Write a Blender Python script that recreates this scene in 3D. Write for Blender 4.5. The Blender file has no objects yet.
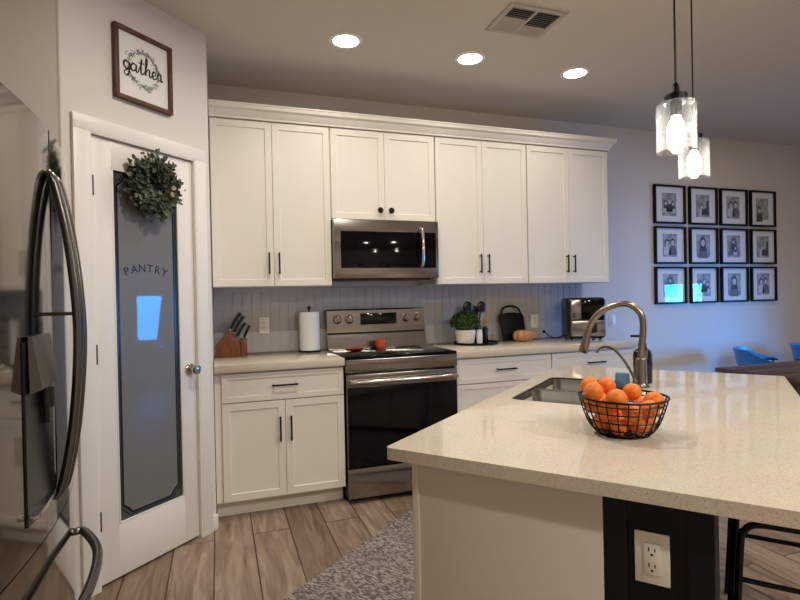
import bpy, bmesh, math, random
from mathutils import Vector, Matrix, Euler
random.seed(7)
S = bpy.context.scene
COL = S.collection
PI = math.pi
def lin(c):
    c = c/255.0
    return c/12.92 if c <= 0.04045 else ((c+0.055)/1.055)**2.4
def rgb(r, g, b): return (lin(r), lin(g), lin(b), 1.0)

# ------------------------------------------------------------------ camera
F_PX = 525.7
yaw, pitch, roll = 0.3327, -0.0064, -0.0202
fw = Vector((math.sin(yaw)*math.cos(pitch), math.cos(yaw)*math.cos(pitch), math.sin(pitch)))
rt = Vector((math.cos(yaw), -math.sin(yaw), 0.0)); up = rt.cross(fw)
cr = rt*math.cos(roll) + up*math.sin(roll); cu = -rt*math.sin(roll) + up*math.cos(roll)
cam_data = bpy.data.cameras.new('camera'); cam_data.sensor_width = 36.0
cam_data.lens = F_PX/800.0*36.0; cam_data.clip_start = 0.05
cam = bpy.data.objects.new('camera', cam_data); COL.objects.link(cam)
cam.matrix_world = Matrix(((cr.x, cu.x, -fw.x, .0326), (cr.y, cu.y, -fw.y, -3.8468), (cr.z, cu.z, -fw.z, 1.2895), (0, 0, 0, 1)))
S.camera = cam
# ------------------------------------------------------------------ world, window light, exposure
S.view_settings.view_transform = 'Standard'; S.view_settings.look = 'None'
S.view_settings.gamma = 1.0; S.view_settings.use_curve_mapping = False
S.view_settings.exposure = 1.65
w = bpy.data.worlds.new('world'); S.world = w; w.use_nodes = True
w.node_tree.nodes['Background'].inputs[0].default_value = (0.42, 0.62, 1.0, 1)
w.node_tree.nodes['Background'].inputs[1].default_value = 0.17
CEIL = 2.78
def area(name, loc, direction, sx, sy, power, color, spread=PI):
    l = bpy.data.lights.new(name, 'AREA'); l.shape = 'RECTANGLE'; l.size = sx; l.size_y = sy
    l.energy = power; l.color = color; l.spread = spread
    o = bpy.data.objects.new(name, l); COL.objects.link(o); o.location = loc
    o.rotation_euler = Vector(direction).to_track_quat('-Z', 'Y').to_euler(); return o
# daylight entering by the dining-room glass door (below its blind)
area('daylight_window', (6.34, -2.05, 1.0), (-.82, .52, -.28), 0.60, 0.80, 14, (0.02, 0.33, 1.0), math.radians(94))
CAN_POWER = 1.15
CAN_COLOR = (1.0, 0.93, 0.83)

# ------------------------------------------------------------------ materials
def mat(name, col, rough=0.5, metal=0.0, spec=0.5, coat=0.0, bump=None, var=None, emit=None, estr=0.0, alpha=None, coat_rough=0.03):
    m = bpy.data.materials.new(name); m.use_nodes = True
    nt = m.node_tree; p = nt.nodes['Principled BSDF']
    p.inputs['Base Color'].default_value = col; p.inputs['Roughness'].default_value = rough
    p.inputs['Metallic'].default_value = metal; p.inputs['Specular IOR Level'].default_value = spec
    p.inputs['Coat Weight'].default_value = coat; p.inputs['Coat Roughness'].default_value = coat_rough
    tc = nt.nodes.new('ShaderNodeTexCoord')
    if bump:  # (scale, strength, distance)
        n = nt.nodes.new('ShaderNodeTexNoise'); n.inputs['Scale'].default_value = bump[0]; n.inputs['Detail'].default_value = 4
        nt.links.new(tc.outputs['Object'], n.inputs['Vector'])
        b = nt.nodes.new('ShaderNodeBump'); b.inputs['Strength'].default_value = bump[1]; b.inputs['Distance'].default_value = bump[2]
        nt.links.new(n.outputs['Fac'], b.inputs['Height']); nt.links.new(b.outputs['Normal'], p.inputs['Normal'])
    if var:   # (other colour, scale, (sx,sy,sz), lo, hi)
        mp = nt.nodes.new('ShaderNodeMapping'); mp.inputs['Scale'].default_value = var[2]
        nt.links.new(tc.outputs['Object'], mp.inputs['Vector'])
        n = nt.nodes.new('ShaderNodeTexNoise'); n.inputs['Scale'].default_value = var[1]; n.inputs['Detail'].default_value = 6
        nt.links.new(mp.outputs['Vector'], n.inputs['Vector'])
        r = nt.nodes.new('ShaderNodeValToRGB'); r.color_ramp.elements[0].position = var[3]; r.color_ramp.elements[1].position = var[4]
        r.color_ramp.elements[0].color = col; r.color_ramp.elements[1].color = var[0]
        nt.links.new(n.outputs['Fac'], r.inputs['Fac']); nt.links.new(r.outputs['Color'], p.inputs['Base Color'])
    if emit:
        p.inputs['Emission Color'].default_value = emit; p.inputs['Emission Strength'].default_value = estr
    return m
M = {}
M['wall'] = mat('wall_paint', rgb(226, 219, 212), 0.75, spec=0.3, bump=(90, 0.08, 0.002))
M['ceiling'] = mat('ceiling_paint', rgb(214, 206, 194), 0.85, spec=0.2, bump=(60, 0.12, 0.003))
M['trim'] = mat('trim_paint', rgb(238, 234, 226), 0.4)
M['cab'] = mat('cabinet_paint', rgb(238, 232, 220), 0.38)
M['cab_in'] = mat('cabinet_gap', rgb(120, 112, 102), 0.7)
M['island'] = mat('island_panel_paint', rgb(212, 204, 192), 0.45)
M['black_paint'] = mat('black_paint', rgb(9, 9, 10), 0.5, spec=0.25)
M['black_metal'] = mat('black_metal', rgb(20, 19, 19), 0.38, 0.6)
M['black_plastic'] = mat('black_plastic', rgb(18, 18, 19), 0.3)
M['black_glass'] = mat('black_glass', rgb(5, 5, 6), 0.07, spec=0.25)
M['oven_glass'] = mat('oven_glass', rgb(4, 4, 5), 0.1, spec=0.35)
M['steel'] = mat('brushed_steel', rgb(174, 169, 164), 0.2, 1.0, bump=None, var=(rgb(152, 147, 142), 6, (1, 1, 60), 0.35, 0.7))
M['fridge'] = mat('fridge_steel', rgb(132, 127, 122), 0.085, 1.0)
M['handle_steel'] = mat('shaded_handle_steel', rgb(112, 109, 107), 0.24, 1.0)  # colour darkened to carry the shade on the handles' unlit inner side
M['steel'].node_tree.nodes['Principled BSDF'].inputs['Anisotropic'].default_value = 0.7
M['sink'] = mat('sink_steel', rgb(80, 76, 70), 0.42, 0.75)
M['nickel'] = mat('brushed_nickel', rgb(150, 140, 128), 0.28, 1.0)
M['chrome'] = mat('polished_handle', rgb(205, 203, 200), 0.14, 1.0)
M['glossy_white'] = mat('white_plastic', rgb(232, 228, 220), 0.35)
M['paper'] = mat('paper', rgb(240, 238, 234), 0.9, spec=0.1, bump=(120, 0.4, 0.002))
M['ceramic'] = mat('white_ceramic', rgb(228, 222, 212), 0.25)
M['orange_fruit'] = mat('orange_peel', rgb(236, 132, 32), 0.45, var=(rgb(224, 108, 22), 9, (1, 1, 1), 0.4, 0.7), bump=(160, 0.35, 0.001))
M['leaf'] = mat('boxwood_leaf', rgb(62, 88, 36), 0.6, var=(rgb(34, 56, 20), 25, (1, 1, 1), 0.35, 0.65))
M['wreath_leaf'] = mat('eucalyptus_leaf', rgb(104, 112, 92), 0.65, var=(rgb(60, 70, 56), 20, (1, 1, 1), 0.35, 0.65))
M['twig'] = mat('twig', rgb(74, 56, 40), 0.8)
M['block_wood'] = mat('knife_block_wood', rgb(128, 72, 38), 0.4, var=(rgb(94, 48, 24), 12, (8, 8, 1), 0.35, 0.7))
M['light_wood'] = mat('light_wood', rgb(196, 146, 92), 0.5, var=(rgb(162, 112, 64), 18, (1, 1, 8), 0.35, 0.7))
M['frame_wood'] = mat('frame_wood', rgb(98, 58, 36), 0.5, var=(rgb(66, 36, 22), 14, (6, 6, 6), 0.35, 0.7))
M['table_wood'] = mat('table_wood', rgb(86, 66, 58), 0.35, var=(rgb(58, 42, 38), 5, (1, 14, 1), 0.35, 0.7))
M['blue_seat'] = mat('blue_paint', rgb(46, 128, 196), 0.32)
M['ink'] = mat('black_ink', rgb(26, 26, 28), 0.6)
M['sign_paper'] = mat('sign_board', rgb(236, 232, 226), 0.6)
M['etch'] = mat('etched_line', rgb(22, 26, 30), 0.25)
M['frosted'] = mat('frosted_glass', rgb(116, 116, 112), 0.4, spec=0.5, coat=0.42, coat_rough=0.02)
M['clear_border'] = mat('clear_glass_border', rgb(70, 76, 78), 0.2, spec=0.5, coat=0.42, coat_rough=0.02)
M['mat_board'] = mat('mat_board', rgb(240, 238, 238), 0.8, coat=1.0, coat_rough=0.02)
M['print'] = mat('grey_photo_print', rgb(110, 110, 112), 0.6, coat=1.0, coat_rough=0.02, var=(rgb(196, 196, 198), 16, (1, 1, 1), 0.3, 0.7))
M['print_dark'] = mat('dark_photo_tone', rgb(58, 58, 62), 0.6, coat=1.0, coat_rough=0.02)
M['print_mid'] = mat('mid_photo_tone', rgb(104, 104, 108), 0.6, coat=1.0, coat_rough=0.02)
M['print_light'] = mat('light_photo_tone', rgb(206, 204, 204), 0.6, coat=1.0, coat_rough=0.02)
M['can'] = mat('downlight_lens', rgb(255, 250, 240), 0.5, emit=(1, 0.90, 0.78, 1), estr=6)
M['bulb'] = mat('bulb_glow', rgb(255, 255, 255), 0.3, emit=(1, 0.96, 0.9, 1), estr=12)
M['grille'] = mat('vent_paint', rgb(190, 182, 170), 0.6)
M['duct'] = mat('vent_dark', rgb(44, 42, 40), 0.8)
M['red'] = mat('red_glaze', rgb(176, 58, 34), 0.25)
M['terracotta'] = mat('orange_glaze', rgb(214, 96, 40), 0.3)
M['sponge'] = mat('blue_sponge', rgb(92, 128, 160), 0.9, bump=(200, 0.6, 0.002))
M['display'] = mat('display_glass', rgb(8, 9, 12), 0.08)
M['dark_bottle'] = mat('dark_bottle', rgb(20, 17, 16), 0.1)
M['runner'] = mat('table_runner', rgb(226, 212, 214), 0.9)
M['tile'] = mat('glazed_tile', rgb(184, 180, 178), 0.10, spec=0.6, bump=(26, 0.25, 0.004))
M['grout'] = mat('grout', rgb(168, 164, 162), 0.9)
M['blind'] = mat('blind_slats', rgb(190, 196, 204), 0.6)

def nodes(m): return m.node_tree.nodes, m.node_tree.links, m.node_tree.nodes['Principled BSDF']
def stone():
    m = mat('quartz_counter', rgb(214, 202, 182), 0.055, spec=0.6); n, l, p = nodes(m)
    tc = n.new('ShaderNodeTexCoord')
    v = n.new('ShaderNodeTexVoronoi'); v.inputs['Scale'].default_value = 430
    l.new(tc.outputs['Object'], v.inputs['Vector'])
    sp = n.new('ShaderNodeSeparateColor'); l.new(v.outputs['Color'], sp.inputs[0])
    r = n.new('ShaderNodeValToRGB'); e = r.color_ramp.elements
    e[0].position = 0.0; e[0].color = rgb(192, 178, 156); e[1].position = 0.12; e[1].color = rgb(218, 207, 187)
    a = e.new(0.5); a.color = rgb(222, 211, 192); b = e.new(0.9); b.color = rgb(226, 216, 199); c = e.new(1.0); c.color = rgb(236, 228, 214)
    l.new(sp.outputs[0], r.inputs['Fac'])
    n2 = n.new('ShaderNodeTexNoise'); n2.inputs['Scale'].default_value = 7; l.new(tc.outputs['Object'], n2.inputs['Vector'])
    mx = n.new('ShaderNodeMix'); mx.data_type = 'RGBA'; mx.blend_type = 'MULTIPLY'; mx.inputs[0].default_value = 0.18
    l.new(r.outputs['Color'], mx.inputs[6]); l.new(n2.outputs['Color'], mx.inputs[7]); l.new(mx.outputs[2], p.inputs['Base Color'])
    return m
M['stone'] = stone()
def planks():
    m = mat('wood_look_plank', rgb(170, 140, 112), 0.42, spec=0.4); n, l, p = nodes(m)
    tc = n.new('ShaderNodeTexCoord'); mp = n.new('ShaderNodeMapping'); mp.inputs['Rotation'].default_value = (0, 0, PI/2)
    mp.inputs['Location'].default_value = (0.35, 0.013, 0)
    l.new(tc.outputs['Object'], mp.inputs['Vector'])
    def brick(c1, c2, mort, ms):
        b = n.new('ShaderNodeTexBrick'); b.offset = 0.37; b.inputs['Scale'].default_value = 1.0
        b.inputs['Brick Width'].default_value = 1.2; b.inputs['Row Height'].default_value = 0.2
        b.inputs['Mortar Size'].default_value = ms; b.inputs['Mortar Smooth'].default_value = 0.3; b.inputs['Bias'].default_value = 0
        b.inputs['Color1'].default_value = c1; b.inputs['Color2'].default_value = c2; b.inputs['Mortar'].default_value = mort
        l.new(mp.outputs['Vector'], b.inputs['Vector']); return b
    b = brick((0, 0, 0, 1), (1, 1, 1, 1), (0.5, 0.5, 0.5, 1), 0.0)
    # grain: noise stretched along the plank, shifted plank by plank
    sc = n.new('ShaderNodeVectorMath'); sc.operation = 'SCALE'; sc.inputs[3].default_value = 9.0
    l.new(b.outputs['Color'], sc.inputs[0])
    ad = n.new('ShaderNodeVectorMath'); ad.operation = 'ADD'; l.new(mp.outputs['Vector'], ad.inputs[0]); l.new(sc.outputs[0], ad.inputs[1])
    mp2 = n.new('ShaderNodeMapping'); mp2.inputs['Scale'].default_value = (1.6, 13, 1); l.new(ad.outputs[0], mp2.inputs['Vector'])
    g = n.new('ShaderNodeTexNoise'); g.inputs['Scale'].default_value = 1.5; g.inputs['Detail'].default_value = 8; g.inputs['Roughness'].default_value = 0.62
    g.inputs['Distortion'].default_value = 1.1
    l.new(mp2.outputs['Vector'], g.inputs['Vector'])
    r = n.new('ShaderNodeValToRGB'); e = r.color_ramp.elements
    e[0].position = 0.27; e[0].color = rgb(112, 94, 78); e[1].position = 0.72; e[1].color = rgb(184, 168, 150)
    k = e.new(0.5); k.color = rgb(156, 136, 117)
    l.new(g.outputs['Fac'], r.inputs['Fac'])
    b2 = brick(rgb(255, 255, 255), rgb(196, 186, 178), rgb(120, 104, 92), 0.004)
    mx = n.new('ShaderNodeMix'); mx.data_type = 'RGBA'; mx.blend_type = 'MULTIPLY'; mx.inputs[0].default_value = 1.0
    l.new(r.outputs['Color'], mx.inputs[6]); l.new(b2.outputs['Color'], mx.inputs[7]); l.new(mx.outputs[2], p.inputs['Base Color'])
    bp_ = n.new('ShaderNodeBump'); bp_.inputs['Strength'].default_value = 0.15; bp_.inputs['Distance'].default_value = 0.003
    l.new(g.outputs['Fac'], bp_.inputs['Height']); l.new(bp_.outputs['Normal'], p.inputs['Normal'])
    return m
M['floor'] = planks()
def woven():
    m = mat('woven_rug', rgb(120, 114, 110), 0.95, spec=0.1); n, l, p = nodes(m)
    tc = n.new('ShaderNodeTexCoord'); mp = n.new('ShaderNodeMapping'); mp.inputs['Scale'].default_value = (1.0, 1.9, 1)
    l.new(tc.outputs['Object'], mp.inputs['Vector'])
    v = n.new('ShaderNodeTexVoronoi'); v.inputs['Scale'].default_value = 70; l.new(mp.outputs['Vector'], v.inputs['Vector'])
    sp = n.new('ShaderNodeSeparateColor'); l.new(v.outputs['Color'], sp.inputs[0])
    r = n.new('ShaderNodeValToRGB'); e = r.color_ramp.elements
    e[0].position = 0.15; e[0].color = rgb(104, 99, 96); e[1].position = 0.9; e[1].color = rgb(184, 174, 166)
    k = e.new(0.5); k.color = rgb(142, 134, 130); l.new(sp.outputs[0], r.inputs['Fac']); l.new(r.outputs['Color'], p.inputs['Base Color'])
    b = n.new('ShaderNodeBump'); b.inputs['Strength'].default_value = 0.8; b.inputs['Distance'].default_value = 0.004; b.invert = True
    l.new(v.outputs['Distance'], b.inputs['Height']); l.new(b.outputs['Normal'], p.inputs['Normal'])
    return m
M['rug'] = woven()
def clear_glass(name, tint, lo, hi):
    m = bpy.data.materials.new(name); m.use_nodes = True; nt = m.node_tree; nt.nodes.clear()
    o = nt.nodes.new('ShaderNodeOutputMaterial'); t = nt.nodes.new('ShaderNodeBsdfTransparent'); t.inputs[0].default_value = tint
    g = nt.nodes.new('ShaderNodeBsdfGlossy'); g.inputs['Roughness'].default_value = 0.03
    lw = nt.nodes.new('ShaderNodeLayerWeight'); lw.inputs[0].default_value = 0.25
    mr = nt.nodes.new('ShaderNodeMapRange'); mr.inputs[3].default_value = lo; mr.inputs[4].default_value = hi
    nt.links.new(lw.outputs['Facing'], mr.inputs[0])
    mx = nt.nodes.new('ShaderNodeMixShader'); nt.links.new(mr.outputs[0], mx.inputs[0]); nt.links.new(t.outputs[0], mx.inputs[1]); nt.links.new(g.outputs[0], mx.inputs[2])
    nt.links.new(mx.outputs[0], o.inputs[0]); return m
M['window_glass'] = clear_glass('window_glass', (0.97, 0.98, 1, 1), 0.03, 0.5)
def shade_glass():
    m = bpy.data.materials.new('seeded_glass'); m.use_nodes = True; nt = m.node_tree; nt.nodes.clear()
    o = nt.nodes.new('ShaderNodeOutputMaterial'); t = nt.nodes.new('ShaderNodeBsdfTransparent'); t.inputs[0].default_value = (0.96, 0.96, 0.95, 1)
    g = nt.nodes.new('ShaderNodeBsdfGlossy'); g.inputs['Roughness'].default_value = 0.08
    d = nt.nodes.new('ShaderNodeBsdfTranslucent'); d.inputs[0].default_value = (0.95, 0.95, 0.95, 1)
    m1 = nt.nodes.new('ShaderNodeMixShader'); m1.inputs[0].default_value = 0.2
    nt.links.new(g.outputs[0], m1.inputs[1]); nt.links.new(d.outputs[0], m1.inputs[2])
    lw = nt.nodes.new('ShaderNodeLayerWeight'); lw.inputs[0].default_value = 0.3
    tc = nt.nodes.new('ShaderNodeTexCoord'); nz = nt.nodes.new('ShaderNodeTexNoise'); nz.inputs['Scale'].default_value = 55; nz.inputs['Detail'].default_value = 2
    nt.links.new(tc.outputs['Object'], nz.inputs['Vector'])
    bp_ = nt.nodes.new('ShaderNodeBump'); bp_.inputs['Strength'].default_value = 0.1; bp_.inputs['Distance'].default_value = 0.002
    nt.links.new(nz.outputs['Fac'], bp_.inputs['Height']); nt.links.new(bp_.outputs['Normal'], g.inputs['Normal'])
    mr = nt.nodes.new('ShaderNodeMapRange'); mr.inputs[3].default_value = 0.04; mr.inputs[4].default_value = 0.45
    nt.links.new(lw.outputs['Facing'], mr.inputs[0])
    mx = nt.nodes.new('ShaderNodeMixShader'); nt.links.new(mr.outputs[0], mx.inputs[0]); nt.links.new(t.outputs[0], mx.inputs[1]); nt.links.new(m1.outputs[0], mx.inputs[2])
    nt.links.new(mx.outputs[0], o.inputs[0]); return m
M['shade'] = shade_glass()

# ------------------------------------------------------------------ mesh helpers
def NB(): return bmesh.new()
def merge(bm, tmp, mx=None):
    if mx is not None: tmp.transform(mx)
    me = bpy.data.meshes.new('t'); tmp.to_mesh(me); tmp.free(); bm.from_mesh(me); bpy.data.meshes.remove(me); return bm
def box(bm, x0, x1, y0, y1, z0, z1, bev=0.0, mx=None, seg=2):
    t = NB(); bmesh.ops.create_cube(t, size=1)
    for v in t.verts:
        v.co = Vector((x0+(v.co.x+.5)*(x1-x0), y0+(v.co.y+.5)*(y1-y0), z0+(v.co.z+.5)*(z1-z0)))
    if bev: bmesh.ops.bevel(t, geom=t.edges[:], offset=bev, segments=seg, affect='EDGES', profile=0.5)
    return merge(bm, t, mx)
def lathe(bm, prof, seg=24, mx=None, cap=True):
    t = NB(); rings = []
    for r, z in prof:
        rings.append([t.verts.new((r*math.cos(2*PI*i/seg), r*math.sin(2*PI*i/seg), z)) for i in range(seg)])
    for a, b in zip(rings, rings[1:]):
        for i in range(seg):
            j = (i+1) % seg; t.faces.new((a[i], a[j], b[j], b[i]))
    if cap:
        t.faces.new(list(reversed(rings[0]))); t.faces.new(rings[-1])
    bmesh.ops.recalc_face_normals(t, faces=t.faces[:])
    return merge(bm, t, mx)
def smooth_path(pts, n=6, closed=False):
    P = [Vector(p) for p in pts]; out = []; N = len(P)
    rng = range(N if closed else N-1)
    for i in rng:
        p0 = P[(i-1) % N] if closed or i > 0 else P[i]*2-P[i+1]
        p1 = P[i]; p2 = P[(i+1) % N]
        p3 = P[(i+2) % N] if closed or i+2 < N else P[i+1]*2-P[i]
        for k in range(n):
            t = k/n
            out.append(0.5*((2*p1)+(p2-p0)*t+(2*p0-5*p1+4*p2-p3)*t*t+(3*p1-p0-3*p2+p3)*t**3))
    if not closed: out.append(P[-1].copy())
    return out
def tube(bm, pts, r, seg=8, closed=False, mx=None, flat=1.0):
    P = [Vector(p) for p in pts]; N = len(P); t = NB(); rings = []
    T0 = (P[1]-P[0]).normalized(); ref = Vector((0, 0, 1)) if abs(T0.z) < 0.9 else Vector((1, 0, 0))
    nrm = T0.cross(ref).normalized()
    for i in range(N):
        if closed: T = (P[(i+1) % N]-P[(i-1) % N]).normalized()
        else: T = (P[min(i+1, N-1)]-P[max(i-1, 0)]).normalized()
        nrm = (nrm-T*nrm.dot(T)).normalized(); bn = T.cross(nrm)
        rr = r[i] if isinstance(r, (list, tuple)) else r
        rings.append([t.verts.new(P[i]+nrm*(rr*math.cos(2*PI*k/seg))+bn*(rr*flat*math.sin(2*PI*k/seg))) for k in range(seg)])
    for i in range(N if closed else N-1):
        a, b = rings[i], rings[(i+1) % N]
        for k in range(seg):
            j = (k+1) % seg; t.faces.new((a[k], a[j], b[j], b[k]))
    if not closed:
        t.faces.new(list(reversed(rings[0]))); t.faces.new(rings[-1])
    bmesh.ops.recalc_face_normals(t, faces=t.faces[:])
    return merge(bm, t, mx)
def cyl(bm, p0, p1, r, seg=16, mx=None): return tube(bm, [p0, p1], r, seg, mx=mx)
def prism(bm, poly, d0, d1, axis='z', mx=None, bev=0.0):
    """poly of 2-D points extruded along axis: z->(x,y), y->(x,z), x->(y,z)"""
    t = NB()
    def P(a, b, d): return {'z': (a, b, d), 'y': (a, d, b), 'x': (d, a, b)}[axis]
    lo = [t.verts.new(P(a, b, d0)) for a, b in poly]; hi = [t.verts.new(P(a, b, d1)) for a, b in poly]
    t.faces.new(lo); t.faces.new(hi); n = len(poly)
    for i in range(n):
        j = (i+1) % n; t.faces.new((lo[i], lo[j], hi[j], hi[i]))
    bmesh.ops.recalc_face_normals(t, faces=t.faces[:])
    if bev: bmesh.ops.bevel(t, geom=t.edges[:], offset=bev, segments=2, affect='EDGES', profile=0.5)
    return merge(bm, t, mx)
def sphere(bm, c, r, u=16, v=10, scale=(1, 1, 1)):
    t = NB(); bmesh.ops.create_uvsphere(t, u_segments=u, v_segments=v, radius=r)
    return merge(bm, t, Matrix.Translation(c) @ Matrix.Diagonal((*scale, 1)))
def ribbon(bm, pts, wid, y, t=0.0012):
    """flat brush stroke in the local XZ plane at depth y (facing -Y), real thickness t"""
    P = [Vector((p[0], p[1])) for p in pts]; N = len(P); L = []; R = []
    for i in range(N):
        d = (P[min(i+1, N-1)]-P[max(i-1, 0)]); d = d.normalized() if d.length > 1e-9 else Vector((1, 0))
        q = Vector((-d.y, d.x)); ww = wid[i] if isinstance(wid, list) else wid
        L.append(P[i]+q*ww/2); R.append(P[i]-q*ww/2)
    tm = NB()
    f = [[tm.verts.new((p.x, yy, p.y)) for p in side] for yy in (y-t, y) for side in (L, R)]
    for i in range(N-1):
        tm.faces.new((f[0][i], f[1][i], f[1][i+1], f[0][i+1])); tm.faces.new((f[2][i], f[2][i+1], f[3][i+1], f[3][i]))
        tm.faces.new((f[0][i], f[0][i+1], f[2][i+1], f[2][i])); tm.faces.new((f[1][i], f[3][i], f[3][i+1], f[1][i+1]))
    bmesh.ops.recalc_face_normals(tm, faces=tm.faces[:])
    return merge(bm, tm)
def leaf(bm, c, d, n, L, W):
    """a small oval leaf: centre-line from c along d, facing n, slightly folded"""
    d = d.normalized(); s = d.cross(n).normalized(); n = s.cross(d).normalized()
    pts = [(0, 0), (.3, .42), (.65, .45), (1, 0)]
    a = bm.verts.new(c); m1 = bm.verts.new(c+d*L*.5+n*W*-.12); e = bm.verts.new(c+d*L)
    l1 = bm.verts.new(c+d*L*.3+s*W*.48+n*W*.1); l2 = bm.verts.new(c+d*L*.72+s*W*.40+n*W*.1)
    r1 = bm.verts.new(c+d*L*.3-s*W*.48+n*W*.1); r2 = bm.verts.new(c+d*L*.72-s*W*.40+n*W*.1)
    for fc in ((a, m1, l1), (l1, m1, l2), (l2, m1, e), (a, r1, m1), (r1, r2, m1), (r2, e, m1)): bm.faces.new(fc)
def obj(name, bm, m, parent=None, smooth=35, loc=None, rot=None):
    me = bpy.data.meshes.new(name); bm.to_mesh(me); bm.free()
    for mm in (m if isinstance(m, (list, tuple)) else [m]): me.materials.append(M[mm] if isinstance(mm, str) else mm)
    if smooth:
        for p in me.polygons: p.use_smooth = True
        try: me.set_sharp_from_angle(angle=math.radians(smooth))
        except Exception: pass
    o = bpy.data.objects.new(name, me); COL.objects.link(o)
    if parent is not None: o.parent = parent
    if loc is not None: o.location = loc
    if rot is not None: o.rotation_euler = rot
    return o
def tag(o, label, cat, group=None, kind=None):
    if label: o['label'] = label
    if cat: o['category'] = cat
    if group: o['group'] = group
    if kind: o['kind'] = kind
    return o
def thing(name, label, cat, loc=(0, 0, 0), rz=0.0, group=None):
    o = bpy.data.objects.new(name, None); o.empty_display_size = 0.1; COL.objects.link(o); o.location = loc; o.rotation_euler = (0, 0, rz)
    return tag(o, label, cat, group)
def struct(name, bm, m, label=None, parent=None, **k):
    o = obj(name, bm, m, parent, **k); o['kind'] = 'structure'
    if label: o['label'] = label
    return o
def copy_tree(o, parent=None):
    c = o.copy(); COL.objects.link(c)
    if parent is not None: c.parent = parent
    for ch in list(o.children): copy_tree(ch, c)
    return c

# ------------------------------------------------------------------ room shell
XR = 6.0; YF = -7.0; XL = -1.2
TH = .7698; DP = (.0509, -.65, 0)       # diagonal pantry wall frame: local X to the viewer's right, Y into the pantry
ISL = (.419, -2.593, 0); IA = math.radians(39.75)-PI/2
b = NB(); box(b, XL-.15, XR+.15, YF-.15, .15, -.1, 0); struct('floor', b, 'floor', 'wood-look plank floor laid towards the range wall', smooth=0)
b = NB(); box(b, XL-.15, XR+.15, YF-.15, .15, CEIL, CEIL+.12); struct('ceiling', b, 'ceiling', 'flat painted ceiling with recessed lights', smooth=0)
b = NB(); box(b, XL-.15, XR+.15, 0, .15, 0, CEIL); struct('wall_back', b, 'wall', 'long greige wall behind the cabinets and the photo frames', smooth=0)
b = NB(); box(b, XL-.15, XL, YF, 0, 0, CEIL); struct('wall_left', b, 'wall', 'greige wall behind the refrigerator', smooth=0)
b = NB(); box(b, XL-.15, XR+.15, YF-.15, YF, 0, CEIL); struct('wall_front', b, 'wall', 'wall behind the camera', smooth=0)
wy0, wy1, wz1 = -2.12, -1.23, 2.30
b = NB(); box(b, XR, XR+.15, YF, wy0, 0, CEIL); box(b, XR, XR+.15, wy1, 0, 0, CEIL); box(b, XR, XR+.15, wy0, wy1, wz1, CEIL)
struct('wall_right', b, 'wall', 'dining room wall with a glass door', smooth=0)
# pantry walls
b = NB(); box(b, -.10, -.004, -.66, 0, 0, CEIL); struct('wall_pantry_side', b, 'wall', 'short pantry wall ending the cabinet run', smooth=0)
def dpt(s, d=0.0):      # point of the diagonal wall; s along it leftwards, d toward the viewer
    return (DP[0]-s*math.cos(TH)+d*math.sin(TH), DP[1]-s*math.sin(TH)-d*math.cos(TH))
b = NB(); T_ = .11
# bullnosed diagonal wall with the door opening
def wseg(b, s0, s1, z0, z1): box(b, -s1, -s0, 0, T_, z0, z1)
wseg(b, .075, .19, 0, CEIL); wseg(b, .765, .885, 0, CEIL); wseg(b, .19, .765, 2.055, CEIL)
cyl(b, (-.085, .012, 0), (-.085, .012, CEIL), .0125, 12); cyl(b, (-.878, .012, 0), (-.878, .012, CEIL), .0125, 12)
struct('wall_pantry_diagonal', b, 'wall', 'diagonal pantry wall with the glass pantry door', loc=DP, rot=(0, 0, TH))
cx_, cy_ = dpt(.885)
b = NB(); box(b, XL, cx_+.004, cy_+.003, cy_+.11, 0, CEIL); struct('wall_pantry_left', b, 'wall', 'short pantry wall beside the refrigerator', smooth=0)
# door casing
b = NB()
def casing(b, s0, s1, z0, z1): box(b, -s1, -s0, -.018, -.0005, z0, z1, .0015)
casing(b, .113, .185, 0, 2.052); casing(b, .770, .844, 0, 2.052); casing(b, .113, .844, 2.052, 2.118)
box(b, -.192, -.185, -.016, .10, 0, 2.05); box(b, -.770, -.763, -.016, .10, 0, 2.05); box(b, -.770, -.185, -.016, .10, 2.046, 2.054)
struct('trim_1', b, 'trim', 'white casing around the pantry door', loc=DP, rot=(0, 0, TH))
# pantry door
d1 = bpy.data.objects.new('door_1', None); COL.objects.link(d1); d1.location = DP; d1.rotation_euler = (0, 0, TH)
d1['kind'] = 'structure'; d1['label'] = 'white pantry door with a tall etched frosted glass panel'
DL, DR, DB, DT = -.7605, -.1945, .012, 2.042; GL, GR, GB, GT = -.657, -.285, .255, 1.915
b = NB(); y0, y1 = .004, .040
box(b, DL, GL, y0, y1, DB, DT, .002); box(b, GR, DR, y0, y1, DB, DT, .002); box(b, GL-.002, GR+.002, y0, y1, DB, GB, .002); box(b, GL-.002, GR+.002, y0, y1, GT, DT, .002)
obj('door_panel', b, 'trim', d1)
b = NB(); e_ = .009
for (x0, x1, z0, z1) in ((GL, GL+e_, GB, GT), (GR-e_, GR, GB, GT), (GL, GR, GB, GB+e_), (GL, GR, GT-e_, GT)): box(b, x0, x1, .003, .014, z0, z1, .003)
obj('glazing_bead', b, 'trim', d1)
b = NB(); box(b, GL+.001, GR-.001, .016, .022, GB+.001, GT-.001); gp = obj('glass_pane', b, 'clear_border', d1, smooth=0)
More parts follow.
